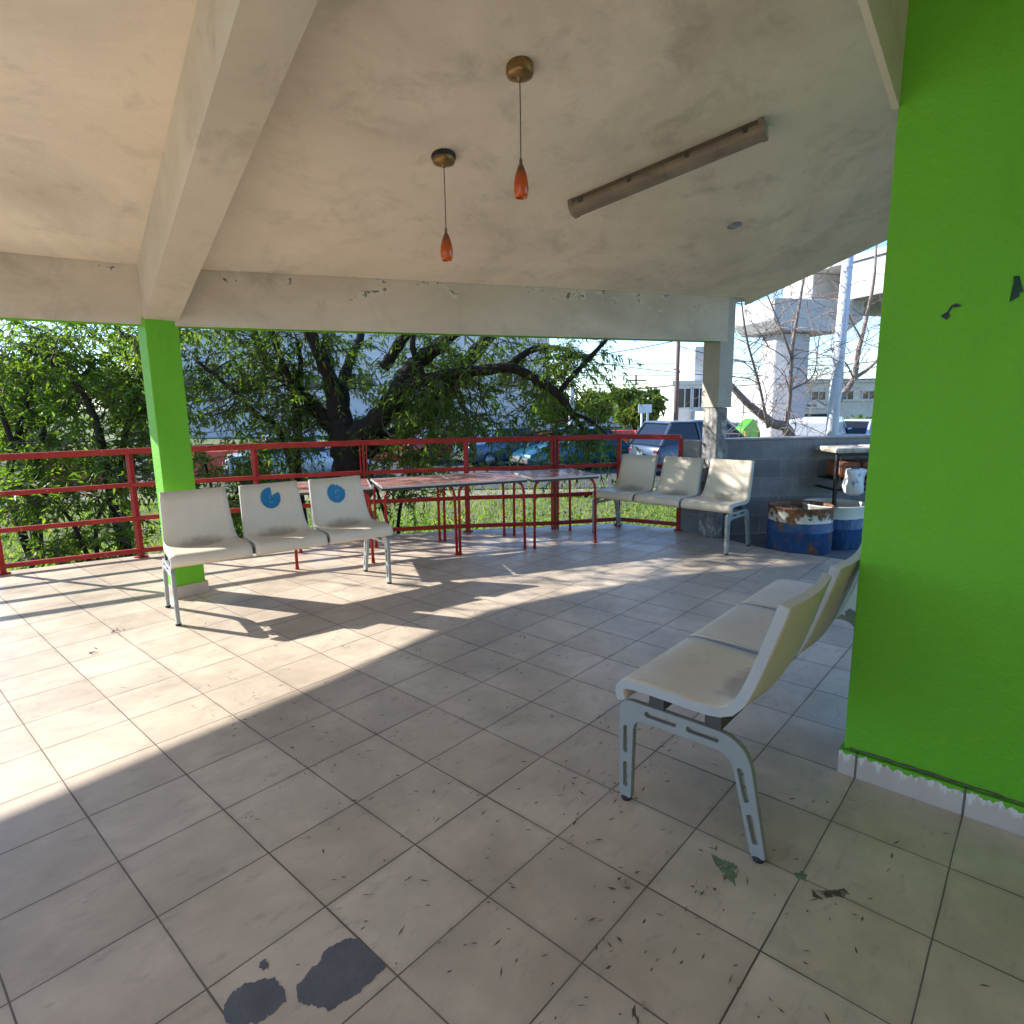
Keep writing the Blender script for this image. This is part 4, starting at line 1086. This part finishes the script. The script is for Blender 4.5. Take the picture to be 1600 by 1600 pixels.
def car(name, label, pos, heading, paint, kind='sedan', cat='car'):
    """x forward; low body, glasshouse, roof, wheels, lamps"""
    root = thing(name, label, cat, (pos.x*T, pos.y*T, GZ*T+.03), heading, 'cars parked along the street')
    P_ = mat(label[:24]+' paint', paint, .25, .25, var=.04, bmp=0)
    if kind == 'van':   L_, W_, H_, belt, g = 4.5, 1.75, 1.58, .98, (.35, .45, .95, 1.6)
    elif kind == 'suv': L_, W_, H_, belt, g = 4.6, 1.85, 1.70, 1.02, (-2.2, -1.75, .35, 1.15)
    else:               L_, W_, H_, belt, g = 4.4, 1.72, 1.44, .90, (-1.55, -.95, .35, 1.05)
    h = L_/2; fr = belt-.16 if kind != 'van' else belt-.08
    st = [(-h, .42, belt-.22, .88), (-h+.08, .30, belt-.06, .97), (-h+.45, .25, belt, 1), (-.6, .22, belt+.01, 1), (.9, .22, belt, 1), (1.2, .22, belt-.02, 1), (h-.35, .24, fr, .97), (h-.06, .30, fr-.12, .9), (h, .40, fr-.25, .8)]
    b = MB(); k = 8; vs = []
    for x, z0, z1, w in st:
        w = w*W_/2; zm = z0+(z1-z0)*.55
        vs += [(x, -w*.9, z0), (x, -w, z0+.12), (x, -w, zm), (x, -w*.95, z1), (x, w*.95, z1), (x, w, zm), (x, w, z0+.12), (x, w*.9, z0)]
    b.add(vs, [(i*k+j, i*k+(j+1) % k, (i+1)*k+(j+1) % k, (i+1)*k+j) for i in range(len(st)-1) for j in range(k)]+[tuple(range(k)), tuple(reversed(range((len(st)-1)*k, len(st)*k)))], 0, True)
    b.build('body', P_, root, bevel=.03)
    if kind == 'van':
        b = MB(); b.box((-.9, 0, 1.20), (2.6, W_*.92, .74)); b.build('cargo_body', P_, root, bevel=.14)
    a0, a1, a2, a3 = g; wb, wt = W_/2*.93, W_/2*.76; zt = H_-.05; zb = belt-.03
    b = MB()
    B = [(a0, -wb, zb), (a3, -wb, zb), (a3, wb, zb), (a0, wb, zb)]; U = [(a1, -wt, zt), (a2, -wt, zt), (a2, wt, zt), (a1, wt, zt)]
    b.add(B+U, [(0, 1, 5, 4), (1, 2, 6, 5), (2, 3, 7, 6), (3, 0, 4, 7), (4, 5, 6, 7)]); b.build('window', M_GLASS, root)
    b = MB(); b.box(((a1+a2)/2, 0, zt+.02), (a2-a1+.1, wt*2+.06, .07)); b.build('roof', P_, root, bevel=.03)
    for s in (-1, 1):
        for (xb, xt) in ((a0, a1), (a3, a2), ((a0*.55+a3*.45), (a1*.55+a2*.45))):
            b = MB(); b.sqtube((xb, s*wb*1.005, zb), (xt, s*wt*1.005, zt), .07); b.build('pillar', P_, root)
    for x in (-h+.85, h-.85):
        for s in (-1, 1):
            wm = MB(); wm.lathe([(0, -.1), (.2, -.1), (.22, -.09), (.30, -.09), (.325, -.06), (.325, .06), (.30, .09), (.22, .09), (.2, .1), (0, .1)], (0, 0, 0), 20)
            wm.v = [(v[0], v[2], v[1]) for v in wm.v]
            w_ = wm.build('wheel', M_RUBBER, root, (x, s*(W_/2-.09), .325))
            r_ = MB(); r_.lathe([(0, .0), (.17, .0), (.19, .012), (0, .02)], (0, 0, 0), 14); r_.v = [(v[0], s*(v[2]+.098), v[1]) for v in r_.v]
            r_.build('rim', M_PLATE, w_)
    for x, sx in ((-h+.0, -1), (h-.02, 1)):
        b = MB(); b.box((x, 0, .42), (.16, W_*.86, .2)); b.build('bumper', M_DARK, root, bevel=.04)
        b = MB(); b.box((x+sx*.09, 0, .50 if sx > 0 else belt-.32), (.02, .32, .13)); b.build('number_plate', M_PLATE, root)
    for s in (-1, 1):
        b = MB(); b.box((a2*.45+a3*.55+.05, s*(W_/2+.06), belt+.08), (.12, .18, .13)); b.build('mirror', P_, root, bevel=.03)
        b = MB()
        b.box((-.05, s*(W_/2*.995), belt-.12), (.16, .02, .03)); b.build('door_handle', M_DARK, root)
        b = MB(); b.box((-h+.05, s*(W_/2-.2), belt-.22), (.1, .22, .13)); b.build('tail_light', M_TAIL, root, bevel=.03)
        b = MB(); b.box((h-.12, s*(W_/2-.3), fr-.22), (.14, .36, .14)); b.build('headlight', M_CLEAR, root, bevel=.03)
    return root
HD = math.atan2(_right.y*.84+.42*_f.y, _right.x*.84+.42*_f.x)
car('parked_car', 'dark blue grey hatchback suv behind the railing, beside the peeling column', on(1100, 60, 0), HD-.1, (.055, .08, .115), 'suv')
car('parked_car', 'dark teal saloon car just left of the blue grey suv', on(900, 65, 0), HD+math.pi-.05, (.012, .085, .12))
car('parked_car', 'pale silver car glimpsed left of the big trunk, behind the bench', on(460, 60, 0), HD, (.45, .50, .56))
car('parked_car', 'dark blue car glimpsed through the branches behind the tables', on(800, 70, 0), HD, (.05, .09, .16))
car('parked_car', 'red car glimpsed through leaves above the middle tables', on(705, 76, 0), HD, (.36, .03, .03))
car('parked_van', 'white van parked beyond the block wall under the overpass', on(1283, 74, 0), HD+.5, (.78, .78, .76), 'van', 'van')
car('parked_car', 'white car beyond the block wall, right of the light pole', on(1352, 78, 0), HD+.2, (.62, .66, .70))

def barrier_mesh():
    b = MB(); pr = [(-.28, 0), (.28, 0), (.28, .22), (.12, .42), (.09, .95), (-.09, .95), (-.12, .42), (-.28, .22)]
    k = len(pr); vs = [(x, y, z) for x in (-.95, .95) for y, z in pr]
    b.add(vs, [(j, (j+1) % k, k+(j+1) % k, k+j) for j in range(k)]+[tuple(range(k)), tuple(reversed(range(k, 2*k)))])
    return b
bar = barrier_mesh().build('road_barrier', M_ORANGE, bevel=.04)
spots = [(835, 92), (872, 92), (910, 91), (948, 91), (985, 90), (1022, 90), (1110, 89), (1330, 84), (1362, 84), (1395, 84), (60, 60), (100, 60), (330, 60), (560, 80), (600, 80), (640, 79)]
for i, (u, d) in enumerate(spots):
    o = bar if i == 0 else bar.copy()
    if i: COL.objects.link(o)
    p = on(u, d, GZ); o.location = (p.x*T, p.y*T, p.z*T+.03); o.rotation_euler.z = HD-.35+random.uniform(-.06, .06)
    tag(o, 'orange red plastic road barrier standing in the far line across the street', 'barrier', 'plastic road barriers')

def sign_board(u, d, vt, vb, wpx, label, m, name='road_sign', legs=2):
    p = on(u, d, GZ); zt = at(u, vt, d).z; zb = at(u, vb, d).z; w = wpx*d/959.3*T
    root = thing(name, label, 'sign', p*T, HD-.5)
    b = MB(); b.box((0, 0, ((zt+zb)/2-GZ)*T), (w, .04, (zt-zb)*T)); b.build('panel', m, root, bevel=.01)
    for s in ((-1, 1) if legs == 2 else (0,)):
        b = MB(); b.tube([(s*w*.22, .04, 0), (s*w*.22, .04, (zt-GZ)*T-.05)], .05, 8); b.build('post', M_POLE, root)
    return root
sign_board(1008, 84, 632, 645, 21, 'blank white sign on two posts behind the blue grey suv', M_WHITE)
sign_board(1236, 104, 634, 650, 16, 'small green road sign beside the overpass pier', M_SIGNGREEN, legs=1)
# green pointed panel by the wall
p = on(1170, 75, GZ); root = thing('utility_box', 'bright green pointed panel with yellow edge stripe behind the block wall', 'panel', p*T, HD)
b = MB(); w = .46; b.add([(x, y, z) for y in (-.25, .25) for x, z in ((-w, 0), (w, 0), (w, 1.1), (.08, 1.62), (-w, 1.2))], [(0, 1, 2, 3, 4), (9, 8, 7, 6, 5)]+[(i, (i+1) % 5, 5+(i+1) % 5, 5+i) for i in range(5)]); b.build('panel', M_GREENSIGN, root, bevel=.03)
b = MB(); b.box((-w+.06, -.26, .6), (.08, .03, 1.05)); b.build('stripe', M_YELLOW, root)
b = MB(); b.box((w-.06, -.26, .55), (.08, .03, 1.0)); b.build('stripe', M_TAIL, root)

def pole(u, d, vtop, r, label, m=M_WOODPOLE, arms=True, name='utility_pole', lean=0):
    p = on(u, d, GZ); zt = at(u, vtop, d).z; H = (zt-GZ)*T
    root = thing(name, label, 'pole', p*T, HD-.2)
    b = MB(); b.tube([(0, 0, 0), (lean*.5, 0, H*.5), (lean, 0, H)], [r, r*.9, r*.75], 10); b.build('shaft', m, root)
    if arms:
        for k, z in enumerate((H-.5, H-1.6)):
            b = MB(); b.box((lean, -.1, z), (2.0, .1, .12)); b.build('crossarm', m, root)
        b = MB(); b.lathe([(0, 0), (.22, 0), (.24, .06), (.24, .75), (0, .8)], (lean+.35, .1, H-3.4), 12); b.build('transformer', M_PLATE, root)
    return root
pole(1057, 100, 480, .125, 'tall dark utility pole right of the road sign, rising past the beam', arms=False)
pole(1071, 125, 566, .13, 'farther thin utility pole with crossarms and transformer, before the white house')
pole(1086, 150, 572, .11, 'thin distant utility pole behind the white house roof', arms=False)
pole(893, 88, 572, .15, 'pale concrete street pole among the drooping branch tips', M_POLE, False)
pole(993, 170, 586, .12, 'far utility pole above the roadside tree', arms=True)
pole(1299, 26, 300, .09, 'white steel light pole close behind the block wall', M_POLE, False, 'light_pole', .12)
# overhead wires
wires = [((620, 560, 140), (1330, 556, 120)), ((640, 572, 140), (1330, 573, 120)), ((660, 585, 140), (1340, 580, 120)), ((700, 560, 110), (1057, 532, 100)), ((1057, 540, 100), (1400, 560, 90)), ((720, 598, 150), (1090, 586, 140)), ((860, 556, 100), (1380, 592, 120)), ((840, 605, 170), (1060, 612, 150))]
for i, (a, c) in enumerate(wires):
    A, B_ = at(*a)*T, at(*c)*T; b = MB(); q = []
    for k in range(17):
        t = k/16; p = A.lerp(B_, t); p.z -= 4*t*(1-t)*(.5+.15*(i % 3)); q.append(p)
    b.tube(q, .022, 5)
    tag(b.build('overhead_wire', M_WIRE), 'thin dark overhead wire sagging across the sky between the utility poles', 'wire', 'overhead wires')

# roadside trees across the street
def far_tree(u, d, vtop, wpx, label, leaf, n=5200, vbot=None, ll=.32):
    p = on(u, d, GZ)*T; H = (at(u, vtop, d).z-GZ)*T; Rw = wpx/2*d/959.3*T
    root = thing('roadside_tree', label, 'tree', p, 0, 'trees across the street')
    b = MB(); H0 = H*.34
    b.tube([(0, 0, 0), (.08, 0, H0*.6), (0, .05, H0)], [.2, .16, .13], 8)
    C_ = []
    for k in range(11):
        a = random.uniform(0, 6.28); rr = Rw*random.uniform(.25, .78); z = H*random.uniform(.42, .86)
        c = Vector((rr*math.cos(a), rr*math.sin(a), z)); C_.append((c, Rw*random.uniform(.26, .46)))
        b.tube(wiggle((0, 0, H0*.85), c, 5, .08), [.1, .08, .06, .05, .035, .02], 6)
    C_.append((Vector((0, 0, H*.80)), Rw*.45))
    b.build('trunk', M_BARK, root)
    P = []
    for c, r in C_:
        k = n//len(C_); v = RNG.normal(size=(k, 3)); v /= np.linalg.norm(v, axis=1, keepdims=True)
        v *= (RNG.uniform(.25, 1, k)**.5)[:, None]*r*(1+.25*np.sin(v[:, :1]*7)); v[:, 2] *= .8
        P.append(v+np.array(tuple(c)))
    P = np.vstack(P); P = P[P[:, 2] < H*1.02]
    V = leaf_mesh(P, RNG.normal(size=(len(P), 3)), ll, ll*.5, .2)
    o = quads_object('crown', V, leaf); o.parent = root
    return root
far_tree(992, 105, 602, 86, 'broad yellow green roadside tree left of the white sign', M_LEAFYEL, 6500)
far_tree(1034, 122, 604, 60, 'darker green roadside tree behind the yellow green one', M_LEAFDK, 4500)
far_tree(925, 135, 606, 70, 'green roadside tree seen past the drooping branch tips', M_LEAFYEL, 4500)
far_tree(870, 130, 610, 80, 'green roadside tree half hidden by the willow leaves', M_LEAFDK, 4000)
far_tree(60, 110, 560, 150, 'large green tree far behind the left shrubs', M_LEAFDK, 5000, ll=.4)
far_tree(215, 120, 570, 150, 'large green tree far behind the green column', M_LEAFYEL, 5000, ll=.4)
far_tree(1345, 100, 655, 60, 'low yellow green bush across the street right of the light pole', M_LEAFYEL, 2500)

# the bare curly trees behind the block wall
def bare_tree(label, lines, sprouts, seed):
    random.seed(seed)
    u, d = lines[0][0][0][0], lines[0][0][0][2]
    base = on(u, d, GZ)*T; root = thing('bare_tree', label, 'tree', base, 0, 'bare trees behind the block wall')
    b = MB(); pts = []
    for L_, R_ in lines:
        ps = [at(*q)*T-base for q in L_]
        if L_ is lines[0][0]: ps = [Vector((0, 0, 0))]+ps
        ps = spline(ps, 5); rr = [.55*(R_[0]+(R_[1]-R_[0])*i/(len(ps)-1)) for i in range(len(ps))]
        b.tube(ps, rr, 8); pts += ps[4:]
    b.build('trunk', M_BAREBARK, root)
    t_ = MB()
    def grow(p, dr, L_, r, lev):
        q = [p]; dd = dr.copy(); n = 6; curl = Vector((random.gauss(0, .3), random.gauss(0, .3), random.gauss(-.05, .3)))
        for k in range(n):
            dd = (dd+curl*.5+Vector((random.gauss(0, .16), random.gauss(0, .16), random.gauss(0, .16)))).normalized(); q.append(q[-1]+dd*L_/n)
        t_.tube(q, [r*(1-.7*k/n) for k in range(n+1)], 4, cap=False)
        if lev:
            for _ in range(3):
                i = random.randint(2, n); nd = (dd+Vector((random.gauss(0, .9), random.gauss(0, .9), random.gauss(.1, .7)))).normalized(); grow(q[i], nd, L_*random.uniform(.5, .8), r*.55, lev-1)
    for _ in range(sprouts):
        p = random.choice(pts); grow(p, Vector((random.gauss(0, 1), random.gauss(0, 1), random.gauss(.5, .6))).normalized(), random.uniform(.5, 1.2), .009, 2)
    t_.build('twigs', M_BAREBARK, root)
    random.seed(seed+100)
    return root
bare_tree('bare tree with thick leaning trunk and fine curled twigs, beside the overpass pier',
    [([(1236, 690, 27), (1205, 660, 27), (1170, 632, 27), (1140, 600, 27)], (.16, .08)), ([(1226, 680, 27), (1234, 620, 26.5), (1238, 545, 26), (1250, 470, 25.5), (1262, 400, 25)], (.07, .025)),
     ([(1200, 668, 27), (1186, 600, 26), (1166, 525, 25), (1155, 440, 24)], (.045, .015)), ([(1238, 560, 26), (1215, 500, 25.5), (1190, 440, 25)], (.035, .015)), ([(1234, 610, 26.5), (1268, 590, 26), (1278, 555, 25.6)], (.025, .01))], 70, 3)
bare_tree('bare crooked tree with a forked trunk right of the light pole',
    [([(1304, 665, 29), (1309, 630, 29), (1334, 592, 29), (1340, 555, 28.8), (1352, 505, 28.5), (1365, 440, 28), (1370, 370, 28)], (.12, .03)), ([(1334, 592, 29), (1362, 572, 29), (1385, 545, 29)], (.06, .03)),
     ([(1346, 530, 28.6), (1330, 500, 28), (1318, 470, 27.5)], (.03, .012)), ([(1334, 592, 29), (1322, 568, 28.5), (1308, 560, 28)], (.03, .012))], 34, 5)

# buildings
def facade_box(root, c, d, m, name='wall', bevel=0): b = MB(); b.box(c, d); return b.build(name, m, root, bevel=bevel)
HB = HD-.42                                                   # heading of the facades, square to the view
def building(name, label, u, d, wpx, vtop, m, depth=9):
    p = on(u, d, GZ); W_ = wpx*d/959.3*T; H = (at(u, vtop, d).z-GZ)*T
    root = thing(name, label, 'building', p*T, HB)
    facade_box(root, (0, depth/2, H/2), (W_, depth, H), m)
    facade_box(root, (0, depth/2, H+.12), (W_+.3, depth+.3, .24), M_OFFWHITE, 'parapet')
    return root, W_, H
def window(root, x, z, w, h, y=-.02):
    b = MB(); b.box((x, y, z), (w, .06, h)); f_ = b.build('window', M_GLASS, root)
    b = MB()
    for s in (-1, 1): b.box((x+s*w/2, y-.03, z), (.08, .08, h+.08)); b.box((x, y-.03, z+s*h/2), (w, .08, .08))
    b.box((x, y-.03, z), (.06, .07, h)); b.build('frame', M_POLE, f_)
root, W_, H = building('mall_building', 'large pale grey building seen through the big tree', 560, 150, 600, 520, M_GREYWALL, 20)
for k in range(7): window(root, -W_/2+3+k*(W_-6)/6, H*.52, 2.6, 1.3)
b = MB(); b.box((0, -.1, H*.72), (W_, .2, .35)); b.build('band', M_OFFWHITE, root)
root, W_, H = building('white_house', 'white flat roofed house with sloping garage wall left of the peeling column', 1090, 112, 76, 601, M_WHITE, 9)
window(root, -W_*.28, H*.76, 1.0, 1.2); window(root, W_*.02, H*.76, 1.0, 1.2); window(root, W_*.3, H*.72, 1.3, 1.1)
b = MB(); b.add([(x, y, z) for y in (-3, -.05) for x, z in ((-W_*.1, 0), (W_*.48, 0), (W_*.48, H*.22), (W_*.1, H*.52), (-W_*.1, H*.52))], [(0, 1, 2, 3, 4), (9, 8, 7, 6, 5)]+[(i, (i+1) % 5, 5+(i+1) % 5, 5+i) for i in range(5)]); b.build('garage', M_WHITE, root)
b = MB(); b.box((W_*.2, 3, H+1.2), (W_*.35, 4, 2.2)); b.build('roof_room', M_OFFWHITE, root)
root, W_, H = building('shop_building', 'white two storey shop building behind the van and overpass pier', 1285, 128, 190, 598, M_OFFWHITE, 10)
window(root, -.35, H*.74, 1.0, .62); window(root, 1.65, H*.74, .95, .62); window(root, -W_*.34, H*.72, .9, .7); window(root, W_*.38, H*.74, .9, .6)
b = MB(); b.box((0, -.08, H*.64), (W_, .14, .12)); b.build('band', M_POLE, root)
b = MB(); b.box((-.75, -.1, H*.555), (1.7, .12, .42)); sgn = b.build('sign_panel', M_WHITE, root)
fc = bpy.data.curves.new('sign_text', 'FONT'); fc.body = 'FedEx'; fc.size = .30; fc.extrude = .02; fc.align_x = 'CENTER'; fc.align_y = 'CENTER'
fo = bpy.data.objects.new('sign_text', fc); COL.objects.link(fo)
me = bpy.data.meshes.new_from_object(fo.evaluated_get(bpy.context.evaluated_depsgraph_get())); bpy.data.objects.remove(fo)
me.transform(Matrix.Rotation(math.pi/2, 4, 'X')); me.materials.clear(); me.materials.append(mat('violet sign letters', (.06, .03, .22), .5, bmp=0))
link('lettering', me, sgn, (-.85, -.19, H*.555))
b = MB(); b.box((-.3, -.06, H*.2), (2.6, .08, H*.36)); b.build('door', M_GLASS, root)
root, W_, H = building('small_house', 'small white houses beyond the roadside trees', 950, 175, 90, 640, M_WHITE, 8)
window(root, -W_*.2, H*.5, 1.2, 1.0); window(root, W_*.2, H*.5, 1.2, 1.0)

# overpass: pier, flared cap, girders
d0 = 92; pc = on(1222, d0, GZ)
ov = thing('overpass', 'pale concrete overpass with tall pier and flared cap beyond the block wall', 'overpass', pc*T, HB+.25)
zz = lambda v: (at(1222, v, d0).z-GZ)*T
px = d0/959.3*T
wp = 62*px; k = wp/2; ch = .5
b = MB(); b.prism([(-k, -k+ch), (-k+ch, -k), (k-ch, -k), (k, -k+ch), (k, k-ch), (k-ch, k), (-k+ch, k), (-k, k-ch)], 0, zz(526), 0); b.build('pier', M_CONC, ov, bevel=.05)
x0, x1, zb, zt, dy = -62*px, 98*px, zz(525), zz(479), 1.5
b = MB()
prof = [(x0+.5, zb), (x1-.9, zb), (x1, zb+.6), (x1, zt), (x0, zt), (x0, zb+.5)]
n = len(prof); vs = [(x, y, z) for y in (-dy, dy) for x, z in prof]
b.add(vs, [tuple(range(n)), tuple(reversed(range(n, 2*n)))]+[(i, (i+1) % n, n+(i+1) % n, n+i) for i in range(n)]); b.build('pier_cap', M_CONC, ov, bevel=.06)
gz0, gz1 = zz(478)+.02, zz(424)
for y in (-2.2, 2.2):
    b = MB(); b.box((74*px+20, y, (gz0+gz1)/2), (40, 2.2, gz1-gz0)); b.build('girder', M_CONC, ov, bevel=.04)
b = MB(); b.box((74*px+20, 0, gz1+.14), (40.3, 8.2, .26)); b.build('deck', M_CONC, ov)
b = MB(); b.box((74*px+20, -3.95, gz1+.27+.35), (40.2, .25, .7)); b.build('parapet', M_CONC, ov)
